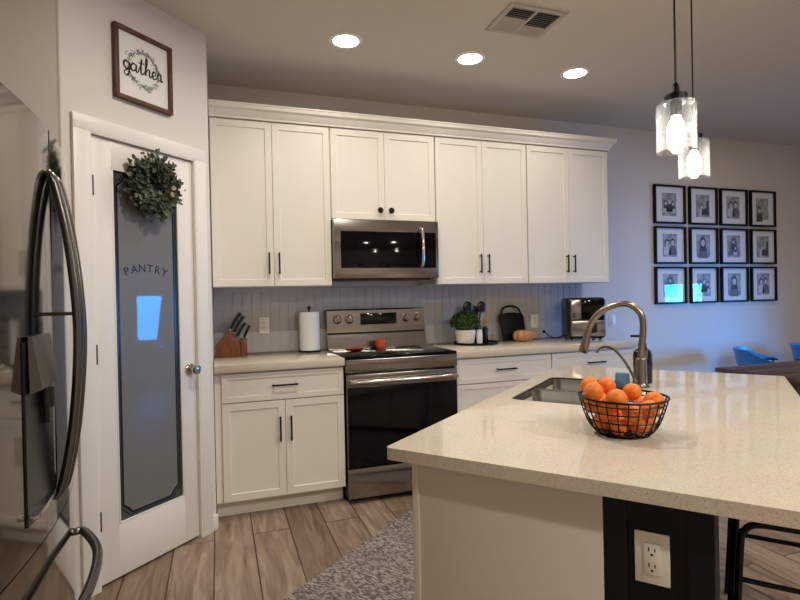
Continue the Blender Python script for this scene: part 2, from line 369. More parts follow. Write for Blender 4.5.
# frosted field with notched corners, and the etched border line around it
def notched(x0, x1, z0, z1, c): return [(x0+c, z0), (x1-c, z0), (x1-c*.55, z0+c*.55), (x1, z0+c), (x1, z1-c), (x1-c*.55, z1-c*.55), (x1-c, z1), (x0+c, z1), (x0+c*.55, z1-c*.55), (x0, z1-c), (x0, z0+c), (x0+c*.55, z0+c*.55)]
b = NB(); prism(b, notched(GL+.034, GR-.034, GB+.034, GT-.034, .045), .0150, .0159, 'y'); obj('frosted_field', b, 'frosted', gp, smooth=0)
b = NB()
for ins, wd in ((.030, .008), (.018, .003)):
    q = notched(GL+ins, GR-ins, GB+ins, GT-ins, .045); q = q+[q[0]]
    for a_, c_ in zip(q, q[1:]):
        ribbon(b, [a_, c_], wd, .0150)
obj('etched_border', b, 'etch', gp, smooth=0)
# PANTRY in an arch of capitals
b = NB(); word = 'PANTRY'; R0 = .30; cxm = -.478; cz = 1.437-R0
for i, ch in enumerate(word):
    cu_ = bpy.data.curves.new('glyph', 'FONT'); cu_.body = ch; cu_.size = .055; cu_.extrude = .0005; cu_.align_x = 'CENTER'
    to = bpy.data.objects.new('glyph', cu_); COL.objects.link(to); dg = bpy.context.evaluated_depsgraph_get()
    me = bpy.data.meshes.new_from_object(to.evaluated_get(dg)); COL.objects.unlink(to); bpy.data.objects.remove(to); bpy.data.curves.remove(cu_)
    t = NB(); t.from_mesh(me); bpy.data.meshes.remove(me)
    ang = (i-2.5)*.039/R0*1.05
    merge(b, t, Matrix.Translation((cxm+R0*math.sin(ang), .0145, cz+R0*math.cos(ang))) @ Matrix.Rotation(ang, 4, 'Y') @ Matrix.Rotation(PI/2, 4, 'X'))
obj('lettering', b, 'etch', gp, smooth=0)
for z in (1.819, 1.056, .301):
    b = NB(); cyl(b, (DL-.002, -.002, z-.045), (DL-.002, -.002, z+.045), .008, 10); box(b, DL, DL+.016, .0015, .0042, z-.045, z+.045); obj('hinge', b, 'black_metal', d1)
b = NB()
lathe(b, [(.031, 0), (.031, .006), (.026, .010), (.012, .012), (.011, .032), (.020, .038), (.027, .048), (.028, .056), (.022, .064), (.008, .067)], 20, Matrix.Translation((-.236, .004, .924)) @ Matrix.Rotation(PI/2, 4, 'X'))
obj('door_knob', b, 'chrome', d1)
# baseboards
def base_seg(name, x0, x1, y0, y1, lab):
    b = NB(); box(b, x0, x1, y0, y1, 0, .085, .004); struct(name, b, 'trim', lab)
b = NB(); box(b, -.113, -.072, -.013, -.0005, 0, .085, .004); struct('baseboard_pantry', b, 'trim', 'stub of white baseboard right of the pantry door', loc=DP, rot=(0, 0, TH))
base_seg('baseboard_back', 3.10, XR, -.014, -.0005, 'white baseboard under the photo frames')
# dining glass door with a half-drawn blind
wd = bpy.data.objects.new('door_2', None); COL.objects.link(wd); wd['kind'] = 'structure'; wd['label'] = 'dining room glass door with a half-drawn blind'
b = NB()
for (a0, a1, z0, z1) in ((wy0, wy0+.06, 0, wz1), (wy1-.06, wy1, 0, wz1), (wy0, wy1, wz1-.06, wz1), (wy0, wy1, 0, .09)): box(b, XR+.02, XR+.07, a0, a1, z0, z1, .003)
obj('door_frame', b, 'trim', wd)
b = NB(); box(b, XR+.04, XR+.046, wy0+.06, wy1-.06, .09, wz1-.06); obj('glass_pane', b, 'window_glass', wd, smooth=0)
b = NB()
for k in range(23): box(b, XR+.004, XR+.018, wy0+.03, wy1-.03, 1.46+k*.036, 1.46+k*.036+.033, 0)
obj('blind', b, 'blind', wd, smooth=0)

# ------------------------------------------------------------------ base cabinets, upper cabinets
def shaker(w, h, t=.019, rail=.058, dep=.007):
    """door or drawer front: x 0..w, z 0..h, face at y=-t, recessed panel"""
    t_ = NB(); bmesh.ops.create_cube(t_, size=1)
    for v in t_.verts: v.co = Vector(((v.co.x+.5)*w, (v.co.y-.5)*t, (v.co.z+.5)*h))
    t_.faces.ensure_lookup_table(); f = [f for f in t_.faces if f.normal.y < -.9][0]
    bmesh.ops.inset_region(t_, faces=[f], thickness=rail, depth=0)
    bmesh.ops.inset_region(t_, faces=[f], thickness=.004, depth=-dep)
    bmesh.ops.recalc_face_normals(t_, faces=t_.faces[:]); return t_
def pull(vertical, L, m='black_metal', t=.019):
    b = NB(); h = L/2; off = .028
    P = (lambda a, y: (0, y, a)) if vertical else (lambda a, y: (a, y, 0))
    def bar(a0, a1):
        if vertical: box(b, -.005, .005, -t-off-.005, -t-off+.004, a0, a1, .002)
        else: box(b, a0, a1, -t-off-.005, -t-off+.004, -.005, .005, .002)
    bar(-h, h)
    for s in (-1, 1): cyl(b, P(s*(h-.012), -t-off), P(s*(h-.012), -t), .0048, 10)
    return b
def door(parent, x, y, z, w, h, hx, hz, L=.15, vertical=True, name='door', knob=False, rail=.058):
    d = obj(name, shaker(w, h, rail=rail), 'cab', parent, smooth=25, loc=(x, y, z))
    if knob:
        b = NB(); lathe(b, [(.010, 0), (.009, .012), (.018, .018), (.021, .026), (.016, .034), (.005, .036)], 16, Matrix.Translation((0, -.019, 0)) @ Matrix.Rotation(PI/2, 4, 'X')); k = obj('knob', b, 'black_metal', d)
    else: k = obj('handle', pull(vertical, L), 'black_metal', d)
    k.location = (hx-x, 0, hz-z); return d
YB = -.611
def base_cab(x0, x1, lab, fill=0.0, kind='doors'):
    t = thing('base_cabinet', lab, 'cabinet', (0, 0, 0), group='base cabinets along the tiled wall')
    b = NB(); box(b, x0, x1, YB, -.003, .105, .8675); obj('body', b, 'cab', t, smooth=0)
    b = NB(); box(b, x0, x1, -.535, -.515, .0005, .105); obj('toe_kick', b, 'cab', t, smooth=0)
    a0, a1 = x0+fill+.004, x1-.004; w_ = a1-a0; mid = (a0+a1)/2
    if kind == 'drawers':
        for z0, h in ((.690, .165), (.405, .277), (.112, .286)):
            door(t, a0, YB-.001, z0, w_, h, mid, z0+h*.52, .155, False, 'drawer', rail=.045)
    else:
        door(t, a0, YB-.001, .690, w_, .165, mid, .777, .155, False, 'drawer', rail=.042)
        door(t, a0, YB-.001, .112, w_/2-.0015, .571, mid-.032, .515, .15); door(t, mid+.0015, YB-.001, .112, w_/2-.0015, .571, mid+.032, .515, .15)
    return t
base_cab(0, .764, 'white base cabinet between the pantry wall and the range, one drawer above two doors', fill=.036)
base_cab(1.534, 2.286, 'white base cabinet of stacked drawers just right of the range', kind='drawers')
base_cab(2.289, 3.05, 'white base cabinet at the right end of the run, under the air fryer')
YU = -.335
def upper(x0, x1, z0, lab, knob=False):
    t = thing('upper_cabinet', lab, 'cabinet', (0, 0, 0), group='upper cabinets in one row')
    b = NB(); box(b, x0, x1, YU, -.003, z0, 2.478); obj('body', b, 'cab', t, smooth=0)
    a0, a1 = x0+.004, x1-.004; mid = (a0+a1)/2; h = 2.432-(z0+.004); w_ = (a1-a0)/2-.0015
    for s in (0, 1):
        door(t, a0 if s == 0 else mid+.0015, YU-.001, z0+.004, w_, h, mid+(-.032 if s == 0 else .032) if not knob else mid+(-.04 if s == 0 else .04), z0+.15 if not knob else z0+.066, .14, True, 'door', knob)
    return t
upper(0, .761, 1.372, 'tall white upper cabinet next to the pantry wall, above the knife block')
upper(.763, 1.523, 1.822, 'short white upper cabinet with round knobs over the microwave', True)
upper(1.525, 2.285, 1.372, 'tall white upper cabinet just right of the microwave')
upper(2.287, 3.048, 1.372, 'tall white upper cabinet at the far right end of the row')
# crown moulding with a mitred return
prof = [(0, 2.440), (.010, 2.440), (.012, 2.452), (.018, 2.458), (.034, 2.486), (.050, 2.496), (.052, 2.516), (.056, 2.520), (.056, 2.528), (0, 2.528)]
b = NB(); rows = []
for o_, z in prof:
    rows.append([b.verts.new(v) for v in ((0, YU-.021-o_, z), (3.05+o_, YU-.021-o_, z), (3.05+o_, -.003, z))])
for i in range(len(rows)):
    a_, c_ = rows[i], rows[(i+1) % len(rows)]
    for k in range(2): b.faces.new((a_[k], a_[k+1], c_[k+1], c_[k]))
b.faces.new([r[0] for r in rows]); b.faces.new([r[2] for r in rows])
bmesh.ops.recalc_face_normals(b, faces=b.faces[:])
box(b, 0.001, 3.049, YU-.020, -.003, 2.480, 2.527)
tag(obj('crown_moulding', b, 'cab', smooth=25), 'white crown moulding running along the top of the upper cabinets', 'moulding')
# countertops, backsplash
b = NB(); box(b, .001, .7655, -.655, -.003, .868, .914, .003); tag(obj('countertop', b, 'stone'), 'speckled cream countertop left of the range, holding the knife block', 'countertop')
b = NB(); box(b, 1.5315, 3.075, -.655, -.003, .868, .914, .003); tag(obj('countertop', b, 'stone'), 'speckled cream countertop right of the range, holding the air fryer', 'countertop')
b = NB(); t0 = 3.05; tw, thh = .0635, .152
box(b, .001, t0, -.004, -.0008, .915, 1.371)
for f in b.faces: f.material_index = 1
nx = int(t0/tw)
for i in range(nx):
    for k in range(3):
        xa, xb = i*tw+.0016, (i+1)*tw-.0016; za, zb = .9155+k*thh+.0012, .9155+(k+1)*thh-.0012
        if xa < .002: xa = .002
        q = [random.uniform(-.0014, .0014) for _ in range(4)]
        vs = [b.verts.new((x, -.0065+dy, z)) for (x, z), dy in zip(((xa, za), (xb, za), (xb, zb), (xa, zb)), q)]
        bk = [b.verts.new((v.co.x, -.0035, v.co.z)) for v in vs]
        b.faces.new(vs)
        for n_ in range(4): b.faces.new((vs[(n_+1) % 4], vs[n_], bk[n_], bk[(n_+1) % 4]))
tag(obj('tile_backsplash', b, ['tile', 'grout'], smooth=0), 'glossy grey vertical tile backsplash between counters and upper cabinets', 'backsplash')
# outlets
def plate(name, lab, loc, rz=0.0, kind='outlet', m='glossy_white', cat='outlet'):
    t = thing(name, lab, cat, loc, rz)
    b = NB(); box(b, -.036, .036, -.006, -.0005, -.058, .058, .002); obj('cover_plate', b, m, t)
    if kind == 'outlet':
        b = NB(); box(b, -.017, .017, -.009, -.006, -.035, .035, .001); r = obj('receptacle', b, m, t)
        b = NB()
        for zz in (-.018, .018):
            box(b, -.0075, -.005, -.0095, -.0088, zz-.001, zz+.008); box(b, .005, .0075, -.0095, -.0088, zz-.001, zz+.007); cyl(b, (0, -.0095, zz-.008), (0, -.0088, zz-.008), .0028, 8)
        obj('slots', b, 'ink', r)
    else:
        b = NB(); box(b, -.017, .017, -.011, -.006, -.033, .033, .002); obj('rocker', b, m, t)
    return t
plate('wall_outlet', 'cream outlet on the tile between the knife block and the paper towels', (.336, -.0085, 1.105))
plate('wall_outlet', 'outlet on the tile left of the air fryer', (2.56, -.0085, 1.06))
plate('light_switch', 'white switch plate on the wall just right of the air fryer', (3.375, 0, 1.035), kind='switch', cat='switch')

# ------------------------------------------------------------------ range
rg = thing('kitchen_range', 'stainless electric range with black oven glass between the counters', 'range')
X0, X1 = .770, 1.528
b = NB(); box(b, X0+.004, X1-.004, -.625, -.028, .03, .905); obj('body', b, 'black_plastic', rg, smooth=0)
for x in (X0+.05, X1-.05):
    for y in (-.58, -.08): b = NB(); cyl(b, (x, y, .0005), (x, y, .031), .018, 12); obj('foot', b, 'black_plastic', rg)
b = NB(); box(b, X0, X1, -.665, -.62, .822, .903, .006); obj('front_trim', b, 'steel', rg)
b = NB(); box(b, X0, X1, -.655, -.085, .904, .921, .004); ct = obj('cooktop', b, 'black_glass', rg)
for (x, y, r) in ((.96, -.50, .105), (1.34, -.50, .085), (.95, -.23, .075), (1.34, -.23, .095)):
    b = NB()
    for rr in (r, r*.62): tube(b, [(x+rr*math.cos(2*PI*k/40), y+rr*math.sin(2*PI*k/40), .9212) for k in range(40)], .0012, 6, True)
    obj('burner_ring', b, mat('burner_ring', rgb(60, 58, 58), .5), ct)
b = NB(); prism(b, [(-.115, .921), (-.085, 1.03), (-.085, 1.195), (-.078, 1.205), (-.022, 1.205), (-.022, .905), (-.09, .905), (-.115, .918)], X0, X1, 'x')
bg = obj('backguard', b, 'steel', rg, smooth=20)
b = NB(); box(b, X0+.002, X1-.002, -.093, -.0845, 1.022, 1.036); obj('ledge', b, 'black_plastic', bg, smooth=0)
b = NB(); box(b, 1.02, 1.30, -.0885, -.084, 1.088, 1.172, .002); obj('display', b, 'display', bg)
for x in (.846, .936, 1.380, 1.469):
    b = NB(); lathe(b, [(.033, 0), (.033, .006), (.027, .008), (.025, .026), (.020, .030)], 20, Matrix.Translation((x, -.085, 1.131)) @ Matrix.Rotation(PI/2, 4, 'X'))
    box(b, x-.005, x+.005, -.121, -.112, 1.107, 1.155, .002); obj('knob', b, 'steel', bg)
b = NB(); box(b, X0+.004, X1-.004, -.665, -.628, .728, .808, .004); box(b, X0+.004, X1-.004, -.658, -.628, .226, .73, .003)
od = obj('oven_door', b, 'steel', rg)
b = NB(); box(b, X0+.006, X1-.006, -.6655, -.657, .228, .727, .002); obj('window', b, 'oven_glass', od)
b = NB(); tube(b, smooth_path([(X0+.02, -.705, .765), (X0+.10, -.712, .766), ((X0+X1)/2, -.714, .766), (X1-.10, -.712, .766), (X1-.02, -.705, .765)], 5), .013, 12)
for x in (X0+.045, X1-.045): cyl(b, (x, -.71, .765), (x, -.66, .765), .011, 12)
obj('handle', b, 'chrome', od)
b = NB(); box(b, X0+.004, X1-.004, -.662, -.628, .034, .220, .005); obj('storage_drawer', b, 'steel', rg)
# ------------------------------------------------------------------ microwave
mw = thing('microwave', 'stainless over-range microwave with a black window under the short cabinet', 'microwave')
b = NB(); box(b, .766, 1.520, -.36, -.005, 1.420, 1.818); obj('body', b, 'black_plastic', mw, smooth=0)
b = NB(); box(b, .764, 1.522, -.402, -.361, 1.418, 1.819, .006); md = obj('door', b, 'steel', mw)
b = NB(); box(b, .812, 1.500, -.4045, -.399, 1.488, 1.738, .003); obj('window', b, 'black_glass', md)
b = NB(); tube(b, smooth_path([(1.383, -.405, 1.762), (1.386, -.438, 1.745), (1.387, -.452, 1.63), (1.386, -.438, 1.512), (1.383, -.405, 1.496)], 8), .0105, 12, flat=.8); obj('handle', b, 'chrome', md)
b = NB(); box(b, .80, 1.48, -.36, -.05, 1.408, 1.4195, .003); obj('bottom_vent', b, 'black_plastic', mw)

# ------------------------------------------------------------------ refrigerator
fr = thing('refrigerator', 'stainless french door refrigerator with bowed handles beside the pantry door', 'refrigerator', (-.418, -2.225, 0), PI/2+math.radians(3.2))
FW = .42
def bulge(x): return -.034*(1-(x/FW)**2)
def front_prism(xa, xb, z0, z1, back=.078, r=.012):
    n = 14; poly = []
    for k in range(n+1):
        x = xa+(xb-xa)*k/n; y = bulge(x)
        if k == 0: poly += [(x, y+r)]; x += r*.5; y = bulge(x)
        if k == n: x -= r*.5; y = bulge(x)
        poly.append((x, y))
    poly += [(xb, bulge(xb)+r), (xb, back), (xa, back)]
    t = NB(); prism(t, poly, z0, z1, 'z'); return t
b = NB(); box(b, -FW+.004, FW-.004, .082, .715, .03, 1.742, .004); obj('body', b, mat('fridge_side', rgb(70, 68, 67), .45, .3), fr)
for x in (-.36, .36):
    for y in (.14, .66): b = NB(); cyl(b, (x, y, .0005), (x, y, .031), .022, 12); obj('foot', b, 'black_plastic', fr)
ld = obj('left_door', front_prism(-FW, -.002, .716, 1.752), 'fridge', fr, smooth=30); rd = obj('right_door', front_prism(.002, FW, .716, 1.752), 'fridge', fr, smooth=30)
fd = obj('freezer_drawer', front_prism(-FW, FW, .085, .7125), 'fridge', fr, smooth=30)
b = NB(); box(b, -.395, .395, .05, .09, .015, .083); obj('base_grille', b, 'black_plastic', fr)
for s, d in ((-1, ld), (1, rd)):
    x = s*.032; y0 = bulge(x)
    b = NB(); pts = smooth_path([(x, y0-.001, 1.632), (x, y0-.018, 1.60), (x, y0-.046, 1.44), (x, y0-.062, 1.215), (x, y0-.048, .985), (x, y0-.020, .82), (x, y0-.001, .782)], 8)
    tube(b, pts, .0135, 12, flat=.85)
    cyl(b, (x, y0-.061, 1.262), (x, y0, 1.262), .0045, 8); obj('handle', b, 'handle_steel', d)
    b = NB(); box(b, s*(FW-.07)-.03, s*(FW-.07)+.03, .02, .10, 1.754, 1.772, .005); obj('hinge_cover', b, 'black_plastic', d)
b = NB(); pts = smooth_path([(-.345, bulge(.345)-.001, .545), (-.335, bulge(.335)-.028, .545), (-.18, bulge(.18)-.070, .542), (0, bulge(0)-.078, .540), (.18, bulge(.18)-.070, .542), (.335, bulge(.335)-.028, .545), (.345, bulge(.345)-.001, .545)], 8)
tube(b, pts, .014, 12, flat=.85); obj('handle', b, 'handle_steel', fd)
# water and ice dispenser in the near door
def on_front(x0, x1, z0, z1, out, inn):
    n = 8; poly = [(x0+(x1-x0)*k/n, bulge(x0+(x1-x0)*k/n)-out) for k in range(n+1)] + [(x0+(x1-x0)*k/n, bulge(x0+(x1-x0)*k/n)+inn) for k in range(n, -1, -1)]
    t = NB(); prism(t, poly, z0, z1, 'z'); return t
dp = obj('dispenser', on_front(-.245, -.040, .79, 1.205, .004, .01), 'black_plastic', ld, smooth=20)
b = NB(); prism(b, [(bulge(.2)-.006, 1.085), (bulge(.2)-.030, 1.095), (bulge(.2)-.012, 1.215), (bulge(.2)-.004, 1.215)], -.232, -.060, 'x'); obj('control_panel', b, mat('dispenser_grey', rgb(120, 116, 110), .35, .7), dp)
b = NB(); cyl(b, (-.135, bulge(.2)-.018, 1.04), (-.135, bulge(.2)-.018, 1.086), .016, 12); cyl(b, (-.135, bulge(.2)-.016, 1.0), (-.135, bulge(.2)-.016, 1.041), .007, 10); obj('spout', b, 'black_plastic', dp)
b = NB(); box(b, -.240, -.045, bulge(.2)-.020, bulge(.2)+.004, .803, .812, .002); obj('drip_tray', b, 'chrome', dp)

# ------------------------------------------------------------------ island
il = thing('kitchen_island', 'kitchen island with a white end panel and a black seating-side panel', 'island', ISL, IA)
LX, LY = .955, 1.69
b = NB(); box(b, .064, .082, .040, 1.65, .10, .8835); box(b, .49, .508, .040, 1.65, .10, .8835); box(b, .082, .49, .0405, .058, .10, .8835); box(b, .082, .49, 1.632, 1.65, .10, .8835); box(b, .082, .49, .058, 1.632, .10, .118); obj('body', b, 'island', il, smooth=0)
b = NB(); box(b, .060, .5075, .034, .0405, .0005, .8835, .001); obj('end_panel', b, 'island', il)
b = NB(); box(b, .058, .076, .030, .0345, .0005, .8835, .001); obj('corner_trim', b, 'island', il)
b = NB(); box(b, .12, .50, .06, 1.6, .0005, .10); obj('toe_kick', b, 'black_paint', il, smooth=0)
b = NB(); box(b, .508, .705, .044, 1.65, .0005, .8835)
for (x0, x1, z0, z1) in ((.508, .553, .0005, .8835), (.660, .705, .0005, .8835), (.553, .660, .83, .8835), (.553, .660, .0005, .10)): box(b, x0, x1, .036, .046, z0, z1, .001)
obj('seating_side_panel', b, 'black_paint', il)['label'] = 'black panelled part under the overhang'
for k in range(3):
    dd = obj('door', shaker(.50, .74), 'cab', il, smooth=25, loc=(.066, .60+k*.51, .115), rot=(0, 0, -PI/2))
    h = obj('handle', pull(True, .15), 'black_metal', dd); h.location = (.44, 0, .62)
# countertop with the sink cut-out
def rrect(x0, x1, y0, y1, r, n=6):
    out = []
    for cx, cy, a0 in ((x1-r, y1-r, 0), (x0+r, y1-r, 90), (x0+r, y0+r, 180), (x1-r, y0+r, 270)):
        for k in range(n+1):
            a = math.radians(a0+90*k/n); out.append((cx+r*math.cos(a), cy+r*math.sin(a)))
    return out
SX0, SX1, SY0, SY1 = .068, .400, .715, 1.285
def slab(outer, hole, z0, z1):
    t = NB()
    def loop(p):
        v = [t.verts.new((x, y, z1)) for x, y in p]; return [t.edges.new((v[i], v[(i+1) % len(v)])) for i in range(len(v))]
    es = loop(outer)+loop(hole); g = bmesh.ops.triangle_fill(t, use_beauty=True, edges=es)
    fs = t.faces[:]; ex = bmesh.ops.extrude_face_region(t, geom=fs)
    for v in [e for e in ex['geom'] if isinstance(e, bmesh.types.BMVert)]: v.co.z = z0
    bmesh.ops.recalc_face_normals(t, faces=t.faces[:]); return t
t = slab(rrect(0, LX, 0, LY, .012, 4), rrect(SX0, SX1, SY0, SY1, .035), .8840, .914)
ic = tag(obj('island_countertop', t, 'stone', smooth=30, loc=ISL, rot=(0, 0, IA)), 'speckled cream quartz island top with a sink cut into it', 'countertop')
# sink: two steel bowls under the cut-out
sk = thing('kitchen_sink', 'double bowl stainless sink set into the island top', 'sink', ISL, IA)
def bowl(y0, y1):
    b = NB(); r = .04; n = 6
    top = rrect(SX0+.0062, SX1-.0062, y0+.004, y1-.004, r, n); mid = rrect(SX0+.010, SX1-.010, y0+.010, y1-.010, r, n); low = rrect(SX0+.03, SX1-.03, y0+.034, y1-.034, r*.6, n)
    rr = [(top, .908), (mid, .74), (low, .715)]; rows = [[b.verts.new((x, y, z)) for x, y in p] for p, z in rr]
    for a_, c_ in zip(rows, rows[1:]):
        for i in range(len(a_)): b.faces.new((a_[i], a_[(i+1) % len(a_)], c_[(i+1) % len(a_)], c_[i]))
    b.faces.new(rows[-1]); bmesh.ops.recalc_face_normals(b, faces=b.faces[:]); bmesh.ops.reverse_faces(b, faces=b.faces[:]); return b
for (y0, y1) in ((SY0+.003, .9745), (.9995, SY1-.003)):
    o = obj('bowl', bowl(y0, y1), 'sink', sk); md_ = o.modifiers.new('thickness', 'SOLIDIFY'); md_.thickness = .002; md_.offset = 1
    b = NB(); lathe(b, [(.036, .717), (.036, .7185), (.028, .7195), (.026, .7175)], 20, Matrix.Translation(((SX0+SX1)/2, (y0+y1)/2, 0))); obj('drain', b, 'chrome', o)
b = NB(); box(b, SX0+.0063, SX1-.0063, .974, 1.000, .880, .9085, .004); obj('divider', b, 'sink', sk)
b = NB(); n_ = 6
A_ = rrect(SX0+.0012, SX1-.0012, SY0+.0012, SY1-.0012, .035, n_); B_ = rrect(SX0+.006, SX1-.006, SY0+.006, SY1-.006, .033, n_)
R_ = [[b.verts.new((x, y, z)) for x, y in p] for p, z in ((A_, .9125), (B_, .9125), (B_, .886), (A_, .886))]
for k in range(4):
    p_, q_ = R_[k], R_[(k+1) % 4]
    for i in range(len(p_)): b.faces.new((p_[i], p_[(i+1) % len(p_)], q_[(i+1) % len(p_)], q_[i]))
bmesh.ops.recalc_face_normals(b, faces=b.faces[:]); obj('rim', b, 'sink', sk)
# outlet on the island's black end
op = Matrix.Translation(ISL) @ Matrix.Rotation(IA, 4, 'Z') @ Vector((.598, .044, .762))
plate('wall_outlet', 'cream duplex outlet on the black end of the island', tuple(op), IA).scale = (.88, .88, .88)

def I(x, y, z): return tuple(Matrix.Translation(ISL) @ Matrix.Rotation(IA, 4, 'Z') @ Vector((x, y, z)))
# faucet
fc = thing('pull_down_faucet', 'tall brushed nickel gooseneck faucet at the island sink', 'faucet', I(.453, 1.16, .914), IA)
fx = .453
b = NB(); lathe(b, [(.030, .0003), (.030, .006), (.024, .012), (.0215, .02), (.021, .105), (.0195, .112), (.014, .116)], 20); obj('base', b, 'nickel', fc)
b = NB(); tube(b, smooth_path([(0, 0, .11), (.004, 0, .16), (.010, 0, .225), (.008, 0, .27), (-.008, 0, .303), (-.038, 0, .325), (-.075, 0, .328), (-.118, 0, .314), (-.155, 0, .289), (-.182, 0, .255), (-.196, 0, .225)], 6), .0128, 14); obj('neck', b, 'nickel', fc)
b = NB(); tube(b, [(-.195, 0, .228), (-.199, 0, .212), (-.2, 0, .211), (-.208, 0, .175), (-.219, 0, .132), (-.220, 0, .129)], [.0145, .0150, .0135, .0165, .019, .017], 16); obj('spray_head', b, 'nickel', fc)
b = NB(); cyl(b, (.0, .018, .075), (.0, .038, .078), .012, 12); tube(b, [(.0, .036, .078), (.012, .05, .11), (.018, .055, .145)], [.006, .005, .0045], 10); obj('lever', b, 'nickel', fc)
ff = thing('filter_faucet', 'slim dark curved water filter tap beside the gooseneck faucet', 'faucet', I(.438, 1.095, .914), IA)
b = NB(); lathe(b, [(.015, .0003), (.015, .006), (.009, .01), (.008, .035), (.006, .04)], 16); obj('base', b, 'nickel', ff)
b = NB(); tube(b, smooth_path([(0, 0, .035), (-.012, 0, .065), (-.040, 0, .115), (-.069, 0, .148), (-.098, 0, .161), (-.124, 0, .156), (-.139, 0, .136)], 6), .0052, 10); obj('spout', b, 'nickel', ff)
# soap bottle, sponge
sb = thing('soap_bottle', 'dark pump soap bottle standing behind the gooseneck faucet', 'bottle', I(.446, 1.275, .914), IA)
b = NB(); lathe(b, [(.034, .0003), (.037, .006), (.037, .112), (.034, .130), (.018, .143), (.016, .148)], 24); obj('bottle', b, 'dark_bottle', sb)
b = NB(); lathe(b, [(.0165, .148), (.0165, .162), (.006, .164), (.006, .184), (.010, .185), (.010, .193)], 16); box(b, -.045, .008, -.007, .007, .187, .197, .003); obj('pump', b, 'black_plastic', sb)
sp = thing('dish_sponge', 'blue grey sponge standing on edge just in front of the gooseneck faucet', 'sponge', I(.408, 1.125, .914), IA+.1)
b = NB(); box(b, -.045, .008, -.013, .013, .0005, .058, .006); obj('scrubber', b, 'sponge', sp)

# ------------------------------------------------------------------ wire basket of oranges
bx_, by_, bz_ = I(.495, .402, .914)
wb = thing('wire_fruit_basket', 'black wire basket full of oranges on the island top', 'basket', (bx_, by_, bz_))
BP = [(.062, .003), (.074, .011), (.088, .031), (.099, .058), (.106, .081), (.111, .099)]
def ring(r, z, n=48): return [(r*math.cos(2*PI*k/n), r*math.sin(2*PI*k/n), z) for k in range(n)]
b = NB(); tube(b, ring(*BP[-1]), .0032, 8, True); obj('rim', b, 'black_metal', wb)
b = NB(); tube(b, ring(.064, .0035), .0036, 8, True); tube(b, ring(.04, .004), .0014, 6, True)
for k in range(6): a = PI*k/6; tube(b, [(.063*math.cos(a), .063*math.sin(a), .004), (-.063*math.cos(a), -.063*math.sin(a), .004)], .0014, 6)
obj('base_ring', b, 'black_metal', wb)
b = NB()
for k in range(26):
    a = 2*PI*k/26; tube(b, smooth_path([(r*math.cos(a), r*math.sin(a), z) for r, z in BP], 3), .0018, 6)
for r, z in ((.0815, .021), (.0932, .043), (.1013, .066), (.1073, .086)): tube(b, ring(r, z), .0018, 6, True)
obj('wires', b, 'black_metal', wb)
# relaxed packing of oranges inside the bowl
def bowl_r(z):
    if z <= BP[0][1]: return BP[0][0]
    for (r0, z0), (r1, z1) in zip(BP, BP[1:]):
        if z <= z1: return r0+(r1-r0)*(z-z0)/(z1-z0)
    return BP[-1][0]+(z-BP[-1][1])*.2
ob = [Vector((.046*math.cos(k*2*PI/5+.4), .046*math.sin(k*2*PI/5+.4), .034)) for k in range(5)]
ob += [Vector((.069*math.cos(k*2*PI/8+.2), .069*math.sin(k*2*PI/8+.2), .070)) for k in range(8)]+[Vector((0, 0, .066))]
ob += [Vector((.074*math.cos(k*2*PI/7+.35), .074*math.sin(k*2*PI/7+.35), .104)) for k in range(7)]
orad = [random.uniform(.0245, .0265) for _ in ob]
for it in range(1200):
    for i, p in enumerate(ob): p.z -= .0002 if it < 800 else 0
    for rep in range(4):
        for i in range(len(ob)):
            for j in range(i):
                d = ob[i]-ob[j]; m_ = orad[i]+orad[j]+.0006
                if d.length < m_:
                    q = d.normalized()*(m_-d.length)*.5; ob[i] += q; ob[j] -= q
            p = ob[i]; p.z = max(p.z, orad[i]+.0062)
            rr = math.hypot(p.x, p.y); lim = bowl_r(p.z-orad[i]*.30)-orad[i]*1.02-.002
            if rr > lim and rr > 1e-6: p.x *= max(lim, 0)/rr; p.y *= max(lim, 0)/rr
ang_of = lambda p: math.atan2(p.y, p.x)
order = sorted(range(len(ob)), key=lambda i: -ob[i].z)
cdir = Vector((.0326-bx_, -3.8468-by_, 0)).normalized(); cside = Vector((-cdir.y, cdir.x, 0))   # cside points to the viewer's left..right
proto = None
tops = order[:6]
for rank, i in enumerate(order):
    p = ob[i]
    if proto is None:
        b = NB(); t = NB(); bmesh.ops.create_uvsphere(t, u_segments=20, v_segments=14, radius=1)
        for v in t.verts:
            a = max(0, 1-math.hypot(v.co.x, v.co.y)/.25); v.co.z -= .10*a*a*(1 if v.co.z > 0 else -.6); v.co.z *= .96
        merge(b, t); o = obj('orange', b, 'orange_fruit', None, smooth=180)
        b = NB(); lathe(b, [(.10, .865), (.11, .885), (.05, .90)], 8); st = obj('stem_end', b, mat('orange_stem', rgb(92, 96, 48), .7), o); proto = o
    else: o = copy_tree(proto)
    o.location = (bx_+p.x, by_+p.y, bz_+p.z); o.scale = (orad[i],)*3; o.rotation_euler = (random.uniform(-.9, .9), random.uniform(-.9, .9), random.uniform(0, 6))
    f_ = p.x*cdir.x+p.y*cdir.y; s_ = p.x*(-cdir.y)+p.y*cdir.x    # s_ > 0: the viewer's right
    hgt = 'heaped on top' if p.z > .092 else ('in the middle layer' if p.z > .052 else 'in the bottom layer')
    tag(o, None, 'orange', 'oranges in the wire basket'); o['_h'] = hgt; o['_s'] = s_; o['_f'] = f_
lays = {}
for o in list(COL.objects):
    if o.name.startswith('orange') and '_h' in o.keys(): lays.setdefault(o['_h'], []).append(o)
words = ['leftmost', 'second from left', 'third from left', 'fourth from left', 'fifth from left', 'sixth from left', 'seventh from left', 'eighth from left', 'ninth from left', 'tenth from left']
